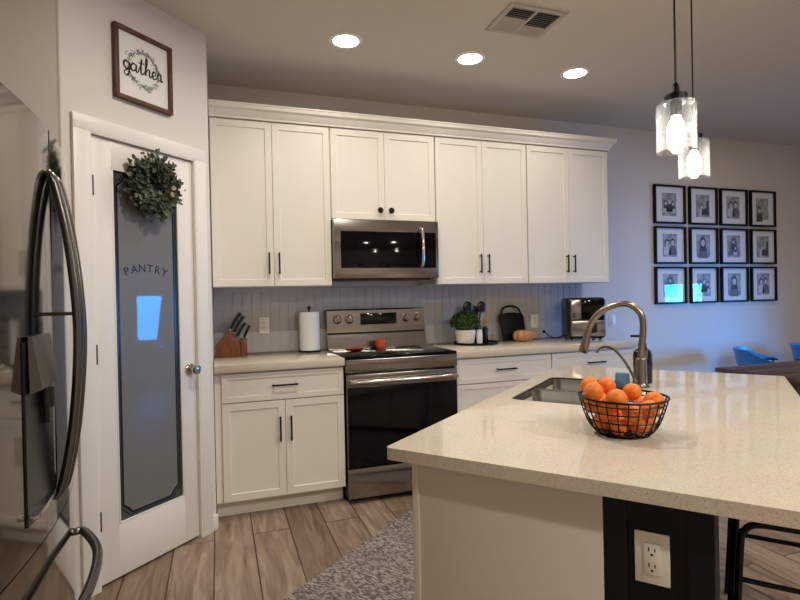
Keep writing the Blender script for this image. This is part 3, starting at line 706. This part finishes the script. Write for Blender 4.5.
for h_, L_ in lays.items():
    L_.sort(key=lambda o: o['_s'])
    for k, o in enumerate(L_):
        o['label'] = 'orange '+h_+' of the wire basket, '+(words[k] if k < len(L_)-1 or k == 0 else 'rightmost')+(' of that layer' if True else '')
        for q in ('_h', '_s', '_f'): del o[q]

# ------------------------------------------------------------------ things on the left counter
kb = thing('knife_block', 'slanted brown wood knife block in the corner by the pantry', 'knife block', (.012, -.205, .914))
b = NB(); prism(b, [(0, .0005), (.150, .0005), (.150, .095), (.085, .172), (-.004, .072)], 0, .11, 'y', bev=.003); obj('block', b, 'block_wood', kb)
b = NB(); prism(b, [(.152, .0005), (.196, .0005), (.196, .115), (.158, .112), (.152, .098)], 0, .11, 'y', bev=.003); obj('shears_slot_block', b, 'block_wood', kb)
dv = Vector((.48, 0, .88)).normalized(); nrmv = Vector((.77, 0, .64))
kn = 0
names = [('longest black handled knife in the block, at the back left', .0, .022, .135, .013), ('black handled knife in the block, front left', .0, .080, .115, .012), ('black handled knife in the middle of the block, back row', .35, .03, .135, .012), ('black handled knife in the middle of the block, front row', .35, .085, .12, .011),
         ('short black handled knife in the block, back right', .72, .025, .115, .010), ('short black handled knife in the block, front right', .72, .080, .10, .010)]
for lab, f_, yy, L_, ww in names:
    base = Vector((.088+.058*f_, yy, .172-.069*f_+.002)); k_ = thing('kitchen_knife', lab, 'knife', (.012+base.x, -.205+base.y, .914+base.z), 0, 'knives in the wood block')
    b = NB(); tube(b, smooth_path([dv*.012, dv*.03+Vector((.002, 0, 0)), dv*(L_*.6), dv*L_+Vector((.006, 0, -.004))], 5), [ww*1.2]*5+[ww*1.35]*5+[ww*1.5]*6, 10, flat=.65); obj('handle', b, 'black_plastic', k_)
    b = NB(); tube(b, [dv*.0005, dv*.013], ww*.8, 10, flat=.6); obj('bolster', b, 'chrome', k_)
for q, (yy, zz) in enumerate(((.028, .0), (.075, .0))):
    base = Vector((.176, yy, .1165)); d2 = Vector((.42, 0, .9)).normalized()
    k_ = thing('kitchen_knife', ['short steak knife in the low front slot, far side', 'short steak knife in the low front slot, near side'][q], 'knife', (.012+base.x, -.205+base.y, .914+base.z), 0, 'knives in the wood block')
    b = NB(); tube(b, smooth_path([d2*.008, d2*.05, d2*.095], 4), .0125, 10, flat=.65); obj('handle', b, 'black_plastic', k_)
    b = NB(); tube(b, [d2*.001, d2*.009], .007, 10, flat=.6); obj('bolster', b, 'chrome', k_)
pt = thing('paper_towel_holder', 'black upright holder carrying the paper towel roll left of the range', 'holder', (.637, -.125, .914))
b = NB(); lathe(b, [(.078, .0005), (.078, .008), (.06, .011), (.01, .012)], 28); obj('base', b, 'black_metal', pt)
b = NB(); lathe(b, [(.006, .010), (.006, .300), (.011, .304), (.012, .314), (.006, .322)], 14); obj('rod', b, 'black_metal', pt)
b = NB(); lathe(b, [(.0695, .0125), (.0705, .020), (.0705, .272), (.0695, .280), (.021, .280), (.020, .272), (.020, .020), (.021, .0125)], 32, cap=False)
b2 = bmesh.new(); b2.free()
o = obj('paper_towel_roll', b, 'paper', None, loc=(.637, -.125, .914)); tag(o, 'white paper towel roll standing on its holder left of the range', 'paper towel')
sr = thing('spoon_rest', 'small red dish on the left rear of the cooktop', 'dish', (.915, -.30, .9215), .3)
b = NB(); lathe(b, [(.02, .0006), (.045, .003), (.062, .014), (.064, .020), (.061, .020), (.045, .008), (.01, .006)], 24, Matrix.Diagonal((1.1, .8, 1, 1))); obj('dish', b, 'red', sr)
mg = thing('orange_cup', 'small orange cup standing near the back middle of the cooktop', 'cup', (1.135, -.21, .9215))
b = NB(); lathe(b, [(.028, .0006), (.036, .006), (.041, .055), (.040, .062), (.036, .060), (.032, .012), (.006, .010)], 24); obj('cup_body', b, 'terracotta', mg)

# ------------------------------------------------------------------ things on the right counter
tr = thing('round_tray', 'round black tray holding the boxwood pot and the utensil crock', 'tray', (1.900, -.21, .914))
b = NB(); lathe(b, [(.165, .0005), (.172, .004), (.172, .018), (.168, .018), (.165, .008), (.02, .007)], 40); obj('tray_plate', b, 'black_metal', tr)
TZ = .9225
pp = thing('boxwood_plant', 'round green boxwood in a cream pot on the black tray', 'plant', (1.800, -.235, TZ))
b = NB(); lathe(b, [(.058, .0005), (.066, .006), (.078, .07), (.080, .106), (.074, .106), (.070, .09), (.01, .088)], 28); obj('pot', b, 'ceramic', pp)
b = NB(); rnd = random.Random(3)
for k in range(1300):
    z = rnd.uniform(-.35, 1); a = rnd.uniform(0, 2*PI); q = math.sqrt(1-z*z); n = Vector((q*math.cos(a), q*math.sin(a), z))
    rr = rnd.uniform(.82, 1.0); c = Vector((n.x*.108*rr, n.y*.098*rr, .158+n.z*.088*rr))
    tdir = n*.5+Vector((rnd.uniform(-1, 1), rnd.uniform(-1, 1), rnd.uniform(-.6, 1)))
    leaf(b, c, tdir, n+Vector((rnd.uniform(-.5, .5), rnd.uniform(-.5, .5), rnd.uniform(-.5, .5))), rnd.uniform(.012, .020), rnd.uniform(.009, .013))
sphere(b, (0, 0, .15), .085, 14, 10, (1, .92, .85)); obj('foliage', b, 'leaf', pp, smooth=0)
uc = thing('utensil_crock', 'black crock of cooking spoons behind the boxwood pot', 'crock', (1.935, -.135, TZ))
b = NB(); lathe(b, [(.042, .0005), (.046, .006), (.047, .13), (.044, .131), (.042, .12), (.040, .02), (.005, .018)], 24); obj('crock', b, 'black_plastic', uc)
def utensil(lab, x, y, tx, ty, L, head, m, name):
    u = thing(name, lab, 'utensil', (1.935+x, -.135+y, TZ+.022), 0, 'cooking utensils in the black crock')
    tip = Vector((tx, ty, L)); b = NB(); tube(b, [Vector((0, 0, 0)), tip*.5, tip], [.006, .005, .006], 8); obj('handle', b, m, u)
    b = NB(); dirn = tip.normalized()
    sphere(b, tip+dirn*head[1]*.8, 1.0, 14, 10, (head[0], head[2], head[1])); obj('head', b, m, u)
utensil('black round spoon leaning left out of the crock', -.008, .0, -.042, .008, .215, (.042, .046, .010), 'black_plastic', 'cooking_spoon')
utensil('black round spoon leaning right out of the crock', .008, .0, .046, .004, .215, (.042, .046, .010), 'black_plastic', 'cooking_spoon')
utensil('black spatula upright in the middle of the crock', 0, .012, .003, .004, .170, (.034, .050, .006), 'black_plastic', 'spatula')
utensil('short wooden spoon leaning right out of the black crock', .02, -.02, .05, -.012, .135, (.022, .018, .008), 'light_wood', 'wooden_spoon')
sh = thing('white_shaker', 'small white shaker in front of the black crock on the tray', 'shaker', (1.893, -.285, TZ))
b = NB(); lathe(b, [(.020, .0005), (.023, .004), (.023, .082), (.020, .088)], 20); obj('shaker_body', b, 'ceramic', sh)
b = NB(); lathe(b, [(.0205, .088), (.0205, .100), (.016, .106), (.004, .107)], 20); obj('cap', b, 'ceramic', sh)
gb = thing('dark_bottle', 'slim dark grinder at the right side of the black tray', 'grinder', (1.965, -.245, TZ))
b = NB(); lathe(b, [(.022, .0005), (.024, .004), (.020, .05), (.023, .09), (.021, .1)], 20); obj('grinder_body', b, 'dark_bottle', gb)
b = NB(); lathe(b, [(.022, .1), (.023, .115), (.016, .124), (.006, .128)], 20); obj('grinder_top', b, 'black_plastic', gb)
# black board with an arched handle, leaning on the tile
bd = thing('black_bread_board', 'black board with an arched handle leaning on the tile', 'board', (2.312, -.105, .914)); bd.rotation_euler = (-.22, 0, 0)
b = NB(); prism(b, [(-.105, .002), (.108, .002), (.112, .19), (.10, .222), (.03, .232), (-.03, .232), (-.108, .222), (-.118, .19)], 0, .016, 'y', bev=.003); obj('board', b, 'black_paint', bd)
b = NB(); tube(b, smooth_path([(-.092, .008, .215), (-.075, .008, .262), (-.03, .008, .285), (.03, .008, .285), (.075, .008, .262), (.092, .008, .215)], 6), .008, 10); obj('handle', b, 'black_paint', bd)
wp = thing('wooden_pumpkin', 'small squat ribbed wooden pumpkin in front of the black board', 'ornament', (2.335, -.185, .914))
b = NB(); seg = 56; prof = [(.02, .0005), (.06, .003), (.082, .022), (.086, .045), (.078, .072), (.05, .088), (.02, .086)]; rows = []
for r, z in prof:
    rows.append([b.verts.new(((r*(1-.22*(1-abs(math.sin(3.5*2*PI*i/seg)))**2))*1.06*math.cos(2*PI*i/seg), (r*(1-.22*(1-abs(math.sin(3.5*2*PI*i/seg)))**2))*.75*math.sin(2*PI*i/seg), z)) for i in range(seg)])
for a_, c_ in zip(rows, rows[1:]):
    for i in range(seg): b.faces.new((a_[i], a_[(i+1) % seg], c_[(i+1) % seg], c_[i]))
b.faces.new(list(reversed(rows[0]))); b.faces.new(rows[-1]); bmesh.ops.recalc_face_normals(b, faces=b.faces[:]); obj('ribbed_body', b, 'light_wood', wp, smooth=60)
b = NB(); tube(b, [(0, 0, .085), (.002, 0, .092), (.006, 0, .098)], [.008, .006, .005], 8); obj('stem', b, 'twig', wp)
# air fryer
af = thing('air_fryer', 'black and steel air fryer at the right end of the counter', 'air fryer', (2.855, -.255, .914), -.42)
b = NB(); box(b, -.150, .150, -.14, .11, .012, .338, .028, seg=4); obj('body', b, 'black_plastic', af)
for x in (-.11, .11):
    for y in (-.10, .08): b = NB(); cyl(b, (x, y, .0005), (x, y, .014), .014, 12); obj('foot', b, 'black_plastic', af)
b = NB(); box(b, -.128, -.045, -.158, -.138, .165, .325, .008); obj('upper_fascia', b, 'steel', af)
b = NB(); box(b, -.040, .132, -.156, -.138, .168, .325, .006); obj('control_window', b, 'black_glass', af)
b = NB(); box(b, -.128, .132, -.164, -.138, .030, .160, .010); dr = obj('basket_drawer', b, 'steel', af)
b = NB(); box(b, .01, .06, -.215, -.158, .060, .150, .012); obj('handle', b, 'black_plastic', dr)
b = NB(); tube(b, smooth_path([(-.14, .08, .02), (-.19, .05, .008), (-.245, .02, .012), (-.285, .03, .045), (-.30, .05, .058)], 6), .0045, 8); obj('cord', b, 'black_plastic', af)
b = NB(); sphere(b, (-.302, .054, .060), .014, 10, 8, (1, 1.2, 1)); obj('plug', b, 'black_plastic', af)

# ------------------------------------------------------------------ wreath and sign on the pantry wall
wr = thing('eucalyptus_wreath', 'round dusty green leaf wreath hung on the pantry door glass', 'wreath', DP, TH)
wc = Vector((-.466, -.022, 1.855)); rnd = random.Random(11)
b = NB()
for k in range(3): tube(b, [(wc.x+(.105+.006*k)*math.cos(2*PI*i/40), wc.y+.008*math.sin(i*1.1+k*2), wc.z+(.105+.006*k)*math.sin(2*PI*i/40)) for i in range(40)], .004, 6, True)
obj('twig_ring', b, 'twig', wr)
b = NB()
for k in range(1500):
    a = rnd.uniform(0, 2*PI); rr = .096+rnd.gauss(0, .023); dep = rnd.uniform(-.045, .014)
    ctr = wc+Vector((rr*math.cos(a), dep, rr*math.sin(a)))
    rad = Vector((math.cos(a), 0, math.sin(a))); tan = Vector((-math.sin(a), 0, math.cos(a)))
    dv_ = tan*rnd.uniform(-.2, 1)+rad*rnd.uniform(-.7, 1)+Vector((0, rnd.uniform(-.9, .1), 0))
    leaf(b, ctr, dv_, Vector((rnd.uniform(-.7, .7), -1, rnd.uniform(-.7, .7))), rnd.uniform(.020, .034), rnd.uniform(.014, .024))
for a, L_ in ((1.45, .055), (.85, .05), (2.3, .035), (.3, .03), (4.9, .03), (1.2, .04)):
    for q in range(6):
        rad = Vector((math.cos(a), 0, math.sin(a))); c = wc+rad*(.13+L_*q/6)+Vector((0, -.02, 0))
        leaf(b, c, rad+Vector((rnd.uniform(-.8, .8), rnd.uniform(-.4, 0), rnd.uniform(-.8, .8))), Vector((rnd.uniform(-.4, .4), -1, rnd.uniform(-.4, .4))), .026, .018)
for v in b.verts:
    if v.co.y > -.0015 : v.co.y = -.0015
obj('foliage', b, 'wreath_leaf', wr, smooth=0)
b = NB(); leaf(b, wc+Vector((.055, -.075, -.02)), Vector((.3, -.1, -1)), Vector((0, -1, .2)), .03, .026); leaf(b, wc+Vector((.06, -.07, -.005)), Vector((.8, -.1, .3)), Vector((0, -1, .2)), .03, .024)
obj('pale_bud', b, mat('pale_bud', rgb(150, 140, 116), .7), wr, smooth=0)
sg = thing('framed_sign', 'square wood framed sign with black script over a leaf wreath, above the pantry door', 'sign', DP, TH)
sx0, sx1, sz0, sz1 = -.645, -.328, 2.248, 2.594; fwid = .020
b = NB()
box(b, sx0, sx0+fwid, -.028, -.001, sz0, sz1, .002); box(b, sx1-fwid, sx1, -.028, -.001, sz0, sz1, .002); box(b, sx0+fwid, sx1-fwid, -.028, -.001, sz1-fwid, sz1, .002); box(b, sx0+fwid, sx1-fwid, -.028, -.001, sz0, sz0+fwid, .002)
obj('frame', b, 'frame_wood', sg)
b = NB(); box(b, sx0+fwid-.001, sx1-fwid+.001, -.012, -.002, sz0+fwid-.001, sz1-fwid+.001); pn = obj('panel', b, 'sign_paper', sg, smooth=0)
scx, scz = (sx0+sx1)/2, (sz0+sz1)/2+.004
b = NB(); rnd = random.Random(5)
for k in range(230):
    a = rnd.uniform(0, 2*PI); r_ = .083+rnd.gauss(0, .006); c = (scx+r_*math.cos(a), scz+r_*math.sin(a)); a2 = a+PI/2+rnd.uniform(-1, 1); L_ = rnd.uniform(.010, .020)
    ribbon(b, [c, (c[0]+L_*.5*math.cos(a2), c[1]+L_*.5*math.sin(a2)), (c[0]+L_*math.cos(a2), c[1]+L_*math.sin(a2))], [.0012, rnd.uniform(.003, .006), .0008], -.0121, .0003)
ribbon(b, [(scx+.083*math.cos(2*PI*k/40), scz+.083*math.sin(2*PI*k/40)) for k in range(41)], .0015, -.0121, .0003)
obj('printed_wreath', b, mat('printed_sage', rgb(120, 126, 114), .7), pn, smooth=0)
b = NB()
for k in range(14):
    a = rnd.uniform(0, 6.3); ribbon(b, [(scx+.030+.006*math.cos(a), scz-.086+.006*math.sin(a)), (scx+.030+.014*math.cos(a), scz-.086+.012*math.sin(a)), (scx+.030+.020*math.cos(a), scz-.086+.018*math.sin(a))], [.002, .007, .001], -.0125, .0004)
obj('printed_leaves', b, mat('printed_green', rgb(150, 170, 122), .7), pn, smooth=0)
G = {'g': ([[(.9, .85), (.5, 1), (.1, .7), (.15, .2), (.5, 0), (.85, .3), (.95, .95), (.92, -.2), (.65, -.85), (.2, -.8), (.25, -.35), (1.1, .12)]], 1.1),
     'a': ([[(.9, .85), (.5, 1), (.1, .6), (.2, .1), (.6, .05), (.9, .5), (.95, .98), (.9, .2), (1.1, .02), (1.3, .25)]], 1.25),
     't': ([[(0, .25), (.35, 1.0), (.55, 2.0), (.45, 1), (.45, .2), (.7, 0), (1.0, .3)], [(.05, 1.38), (.5, 1.42), (1.0, 1.5)]], .92),
     'h': ([[(0, .1), (.4, 1), (.62, 2.1), (.42, 2.3), (.3, 1), (.28, 0)], [(.28, .2), (.6, .9), (.9, .9), (.9, .2), (1.1, 0), (1.3, .25)]], 1.25),
     'e': ([[(0, .25), (.6, .55), (.72, .85), (.45, 1), (.15, .6), (.3, .05), (.7, .05), (1.0, .4)]], .95),
     'r': ([[(0, .4), (.25, 1.05), (.32, .85), (.65, .95), (.66, .4), (.75, 0), (1.05, .2)]], 1.0)}
b = NB(); xx = 0.0; sc_ = .036; tot = sum(G[c][1] for c in 'gather')
for ch in 'gather':
    for st in G[ch][0]:
        pts = smooth_path([(p[0], p[1], 0) for p in st], 7); pts = [(scx+(xx+p.x-tot/2)*sc_*.94, scz+(p.y-.55)*sc_-.003) for p in pts]
        ws = []
        for i in range(len(pts)):
            d = (pts[min(i+1, len(pts)-1)][1]-pts[max(i-1, 0)][1]); ws.append(.0042+(.0054 if d < 0 else .0014))
        ribbon(b, pts, ws, -.0128, .0004)
    xx += G[ch][1]
obj('script_lettering', b, 'ink', pn, smooth=0)

# ------------------------------------------------------------------ twelve photo frames
def img(kind, seed):
    """flat print pieces in local XZ, picture area 0.16 x 0.20 centred"""
    r = random.Random(seed); dk, md_, lt = NB(), NB(), NB()
    def ell(b, cx, cz, rx, rz, y): prism(b, [(cx+rx*math.cos(2*PI*k/18), cz+rz*math.sin(2*PI*k/18)) for k in range(18)], y-.0004, y, 'y')
    def person(cx, cz, s, hair, top, shirt):
        y = -.0110
        prism(shirt, [(cx-.045*s, cz-.11*s), (cx+.045*s, cz-.11*s), (cx+.036*s, cz-.04*s), (cx+.012*s, cz-.026*s), (cx-.012*s, cz-.026*s), (cx-.036*s, cz-.04*s)], y-.0004, y, 'y')
        ell(hair, cx, cz+.006*s, .026*s, .033*s, y-.0006)
        if top: prism(hair, [(cx-.026*s, cz), (cx+.026*s, cz), (cx+.03*s, cz-.06*s), (cx-.03*s, cz-.06*s)], y-.0010, y-.0006, 'y')
        ell(lt, cx, cz-.002*s, .018*s, .024*s, y-.0012)
    if kind == 1: person(r.uniform(-.01, .01), .03, 1.35, dk, True, md_)
    elif kind == 2: person(-.032, .02, 1.0, dk, False, lt); person(.032, .025, 1.05, dk, False, md_)
    elif kind == 3: person(-.042, .01, .8, dk, True, lt); person(.002, .03, .9, md_, False, dk); person(.045, .005, .75, dk, True, lt)
    elif kind == 4:
        prism(dk, [(-.02, -.09), (.075, -.09), (.078, .05), (.05, .055), (.045, -.02), (-.01, -.03)], -.0115, -.0110, 'y'); person(-.01, -.01, .8, md_, False, lt)
    elif kind == 5:
        prism(md_, [(-.07, -.09), (.07, -.09), (.03, .08), (-.01, .09), (-.05, .03)], -.0112, -.0110, 'y'); person(-.005, .045, .7, dk, False, dk); person(.02, -.02, .6, dk, True, lt)
    else:
        person(-.04, -.02, 1.0, dk, True, dk)
    return dk, md_, lt
xs = [(3.862, 4.236), (4.286, 4.642), (4.681, 5.043), (5.084, 5.437)]; zs = [(1.895, 2.293), (1.522, 1.892), (1.130, 1.500)]
zs = [(1.903, 2.286), (1.536, 1.902-.02), (1.172, 1.515)]
zs = [(1.922, 2.284), (1.545, 1.895), (1.170, 1.518)]
kinds = [[3, 4, 2, 6], [2, 1, 5, 4], [5, 3, 1, 2]]
what = [['top row, leftmost photo frame, three people standing close together', 'top row, second from left, a pale scene with dark block at right', 'top row, third from left, a couple close together', 'top row, rightmost photo frame, a small figure at its left'],
        ['middle row, leftmost photo frame, two dark heads side by side', 'middle row, second from left, a close portrait of a long haired person', 'middle row, third from left, a small seated group', 'middle row, rightmost photo frame, a dark figure picture'],
        ['bottom row, leftmost photo frame, catching blue window light', 'bottom row, second from left, with the brightest blue window reflection', 'bottom row, third from left, a long haired person standing', 'bottom row, rightmost photo frame, two people']]
for ri in range(3):
    for ci in range(4):
        x0, x1 = xs[ci]; z0, z1 = zs[ri]; w2, h2 = (x1-x0)/2, (z1-z0)/2
        t = thing('photo_frame', 'black framed photo, '+what[ri][ci], 'picture frame', ((x0+x1)/2, 0, (z0+z1)/2), 0, 'black picture frames in a grid of twelve')
        b = NB(); f_ = .017
        for (a0, a1, c0, c1) in ((-w2, -w2+f_, -h2, h2), (w2-f_, w2, -h2, h2), (-w2+f_, w2-f_, h2-f_, h2), (-w2+f_, w2-f_, -h2, -h2+f_)): box(b, a0, a1, -.030, -.001, c0, c1, .002)
        obj('frame', b, 'black_paint', t)
        b = NB(); box(b, -w2+f_-.001, w2-f_+.001, -.010, -.002, -h2+f_-.001, h2-f_+.001); mb = obj('mat_board', b, 'mat_board', t, smooth=0)
        b = NB(); box(b, -.086, .086, -.0110, -.0095, -.108, .108); ph = obj('print', b, 'print', mb, smooth=0)
        for bm_, m_ in zip(img(kinds[ri][ci], ri*7+ci), ('print_dark', 'print_mid', 'print_light')):
            if len(bm_.verts): obj('print_'+m_[6:]+'_tone', bm_, m_, ph, smooth=0)
            else: bm_.free()

# ------------------------------------------------------------------ ceiling fixtures
def downlight(x, y, lab, power=None, spread=150):
    t = thing('recessed_light', lab, 'ceiling light', (x, y, CEIL), 0, 'recessed lights in the ceiling')
    b = NB(); lathe(b, [(.098, -.0005), (.097, -.006), (.080, -.010), (.074, -.008), (.074, -.0005)], 36, cap=False); obj('trim_ring', b, 'trim', t)
    b = NB(); lathe(b, [(.074, -.0008), (.074, -.0055), (.03, -.0065), (.002, -.0066)], 32); obj('lens', b, 'can', t)
    l = bpy.data.lights.new('downlight', 'AREA'); l.shape = 'DISK'; l.size = .13; l.energy = power or CAN_POWER; l.color = CAN_COLOR; l.spread = math.radians(spread)
    o = bpy.data.objects.new('lamp', l); COL.objects.link(o); o.parent = t; o.location = (0, 0, -.014)
downlight(.762, -.870, 'recessed ceiling light left of the others, above the left counter')
downlight(1.559, -.870, 'recessed ceiling light in the middle, above the range')
downlight(2.344, -.875, 'recessed ceiling light at the right, nearest the pendants')
for (x, y, p, sp_, lab) in ((.45, -1.90, 5.8, 178, 'recessed ceiling light between the pantry door and the island'), (2.7, -4.4, 17, 164, 'added unseen fill light behind the bar stools'),  # the one behind the stools is an unseen fill, added for pantry and cabinets
        (1.4, -4.9, 14, 164, 'added unseen fill light behind the camera'), (4.3, -1.3, 1.5, 178, 'added unseen fill light above the dining table')):  # unseen fills, added to brighten the room front and the frame wall
    downlight(x, y, lab, p, sp_)
vt = thing('ceiling_vent', 'square two-way air vent in the ceiling', 'vent', (1.650, -1.360, CEIL), 0)
b = NB(); W2, H2 = .172, .142
for (x0, x1, y0, y1) in ((-W2, W2, H2-.028, H2), (-W2, W2, -H2, -H2+.028), (-W2, -W2+.028, -H2+.028, H2-.028), (W2-.028, W2, -H2+.028, H2-.028), (-.008, .008, -H2+.028, H2-.028)): box(b, x0, x1, y0, y1, -.010, -.0005, .002)
obj('frame', b, 'grille', vt)
b = NB(); box(b, -W2+.02, W2-.02, -H2+.02, H2-.02, -.0018, -.0006); obj('duct_backing', b, 'duct', vt, smooth=0)
for s, back in ((-1, 8), (1, 5)):      # slats run across; the rear rows open toward the camera side, the front rows close it
    b = NB(); xa, xb = (-W2+.028, -.008) if s < 0 else (.008, W2-.028)
    for k in range(13):
        y = H2-.036-k*.0172; d = .011 if k < back else -.011
        prism(b, [(y, -.0022), (y+.0018, -.0022), (y+d+.0018, -.0105), (y+d, -.0105)], xa, xb, 'x')
    obj('louvre', b, 'grille', vt, smooth=0)

def pendant(x, y, zb, lab):
    t = thing('pendant_lamp', lab, 'pendant light', (x, y, zb), 0, 'glass pendants over the island')
    H, R = .152, .058
    b = NB(); lathe(b, [(R, 0), (R, H-.004), (R-.004, H), (.030, H), (.030, H-.004), (R-.006, H-.006), (R-.004, H-.010), (R-.004, 0)], 40, cap=False)
    t_ = b; bmesh.ops.recalc_face_normals(t_, faces=t_.faces[:]); obj('glass_shade', t_, 'shade', t)
    b = NB(); lathe(b, [(.030, H+.001), (.034, H+.002), (.034, H+.026), (.022, H+.032), (.012, H+.034), (.009, H+.060), (.004, H+.066)], 20); lathe(b, [(.018, H-.040), (.018, H+.002)], 18); obj('socket', b, 'black_metal', t)
    b = NB(); lathe(b, [(.012, H-.040), (.015, H-.050), (.025, H-.072), (.028, H-.092), (.025, H-.114), (.013, H-.130), (.002, H-.134)], 18); obj('bulb', b, 'bulb', t)
    b = NB(); cyl(b, (0, 0, H+.06), (0, 0, CEIL-zb-.02), .0032, 8); obj('cord', b, 'black_metal', t)
    b = NB(); lathe(b, [(.060, CEIL-zb-.022), (.062, CEIL-zb-.018), (.062, CEIL-zb-.0005)], 28); obj('canopy', b, 'black_metal', t)
    l = bpy.data.lights.new('bulb_light', 'POINT'); l.energy = 1.1; l.color = (1, .86, .68); l.shadow_soft_size = .02
    o = bpy.data.objects.new('lamp', l); COL.objects.link(o); o.parent = t; o.location = (0, 0, -.03)
PA = I(.610, .80, 0); PB_ = I(.638, 1.42, 0)
pendant(PA[0], PA[1], 1.735, 'glass cylinder pendant lamp hanging nearer, left and higher in view')
pendant(PB_[0], PB_[1], 1.760, 'glass cylinder pendant lamp hanging farther, partly behind the other')

# ------------------------------------------------------------------ rug, stools
b = NB(); box(b, -.885, -.10, -.35, 1.72, .0008, .012, .004)
o = obj('runner_rug', b, 'rug', None, loc=ISL, rot=(0, 0, IA)); tag(o, 'grey woven runner rug on the floor beside the island', 'rug')
def stool(X, Y, lab):
    p = I(X, Y, 0); t = thing('bar_stool', lab, 'stool', p, IA, 'black metal stools under the island overhang')
    r = .0095
    b = NB(); box(b, -.005, .345, -.17, .17, .655, .682, .012, seg=3); obj('seat', b, 'black_paint', t)
    for s in (-1, 1):
        b = NB(); y = s*.15
        tube(b, smooth_path([(-.012, y*1.30, .0105), (.004, y*1.15, .30), (.019, y*1.01, .575), (.028, y, .614), (.055, y, .636), (.12, y, .640), (.22, y, .640), (.31, y, .636), (.337, y, .614), (.346, y*1.01, .575), (.361, y*1.15, .30), (.377, y*1.30, .0105)], 5), r, 10)
        cyl(b, (.12, y, .64), (.12, y, .656), .009, 8); cyl(b, (.24, y, .64), (.24, y, .656), .009, 8)
        obj('side_frame', b, 'black_metal', t)
        b = NB(); cyl(b, (.013, y*1.06, .480), (.352, y*1.06, .480), .0075, 8); obj('foot_bar', b, 'black_metal', t)
    for x in (.004, .361):
        b = NB(); cyl(b, (x, -.173, .30), (x, .173, .30), .0075, 8); obj('cross_bar', b, 'black_metal', t)
    return t
stool(.742, .80, 'black metal bar stool nearest the camera under the island overhang')
stool(.742, 1.30, 'black metal bar stool farther back under the island overhang')

# ------------------------------------------------------------------ dining table and chairs
dt = thing('dining_table', 'dark wood dining table behind the island at the right', 'table', (3.29, -1.10, 0))
TL, TWd = 1.75, 1.02
b = NB()
for k in range(5): box(b, .002, TL, -TWd+k*TWd/5+.001, -TWd+(k+1)*TWd/5-.001, .722, .752, .003)
obj('tabletop', b, 'table_wood', dt)
b = NB(); box(b, .06, TL-.06, -TWd+.06, -TWd+.085, .63, .7215); box(b, .06, TL-.06, -.085, -.06, .63, .7215); box(b, .06, .085, -TWd+.085, -.085, .63, .7215); box(b, TL-.085, TL-.06, -TWd+.085, -.085, .63, .7215); obj('apron', b, 'table_wood', dt, smooth=0)
for x in (.09, TL-.16):
    for y in (-TWd+.09, -.16):
        b = NB(); box(b, x, x+.07, y, y+.07, .0005, .63, .004); obj('leg', b, 'table_wood', dt)
b = NB(); box(b, .28, TL-.28, -.72, -.38, .7526, .7555, .001); o = obj('table_runner', b, 'runner', None, loc=(3.29, -1.10, 0)); tag(o, 'pale pinkish runner lying along the dining table', 'table runner')
def chair(x, y, rz, lab):
    t = thing('dining_chair', lab, 'chair', (x, y, 0), rz, 'blue chairs at the dining table')
    b = NB(); lathe(b, [(.02, .442), (.19, .442), (.215, .45), (.22, .462), (.19, .468), (.02, .462)], 28, Matrix.Diagonal((1, .95, 1, 1))); obj('seat', b, 'blue_seat', t)
    # low wrap-around back (open to local -Y), taller at the middle
    b = NB(); n = 28; rows = []
    for k in range(n+1):
        a = math.radians(-12+204*k/n); c = .5-.5*math.cos(2*PI*k/n)
        zt = .665+.100*min(1, c*1.6); zb = .655-.030*c; R_ = .235+.02*c
        rows.append([b.verts.new(((R_+o_)*math.cos(a), (R_+o_)*math.sin(a), z)) for o_, z in ((0, zb), (.012, (zb+zt)/2), (.028, zt), (.044, zt-.002), (.028, (zb+zt)/2), (.016, zb))])
    for a_, c_ in zip(rows, rows[1:]):
        for i in range(6): b.faces.new((a_[i], a_[(i+1) % 6], c_[(i+1) % 6], c_[i]))
    b.faces.new(rows[0]); b.faces.new(rows[-1]); bmesh.ops.recalc_face_normals(b, faces=b.faces[:]); obj('backrest', b, 'blue_seat', t, smooth=50)
    b = NB(); tube(b, [((.246+.012*(.5-.5*math.cos(2*PI*k/n)))*math.cos(math.radians(-16+212*k/n)), (.246+.012*(.5-.5*math.cos(2*PI*k/n)))*math.sin(math.radians(-16+212*k/n)),   .647-.028*(.5-.5*math.cos(2*PI*k/n))) for k in range(n+1)], .009, 8); obj('rail', b, 'black_metal', t)
    for a in (-8, 60, 120, 188):
        a = math.radians(a); b = NB(); cyl(b, (.19*math.cos(a), .18*math.sin(a), .455), (.25*math.cos(a), .25*math.sin(a), .640), .007, 8); obj('spindle', b, 'black_metal', t)
    for sx in (-1, 1):
        for sy in (-1, 1):
            b = NB(); tube(b, [(sx*.13, sy*.13, .445), (sx*.20, sy*.20, .0006)], [.013, .009], 10); obj('leg', b, 'black_metal', t)
    return t
chair(4.64, -.54, .75, 'blue low-backed chair on the wall side of the dining table, left one')
chair(5.38, -.54, .75, 'blue low-backed chair on the wall side of the dining table, right one')
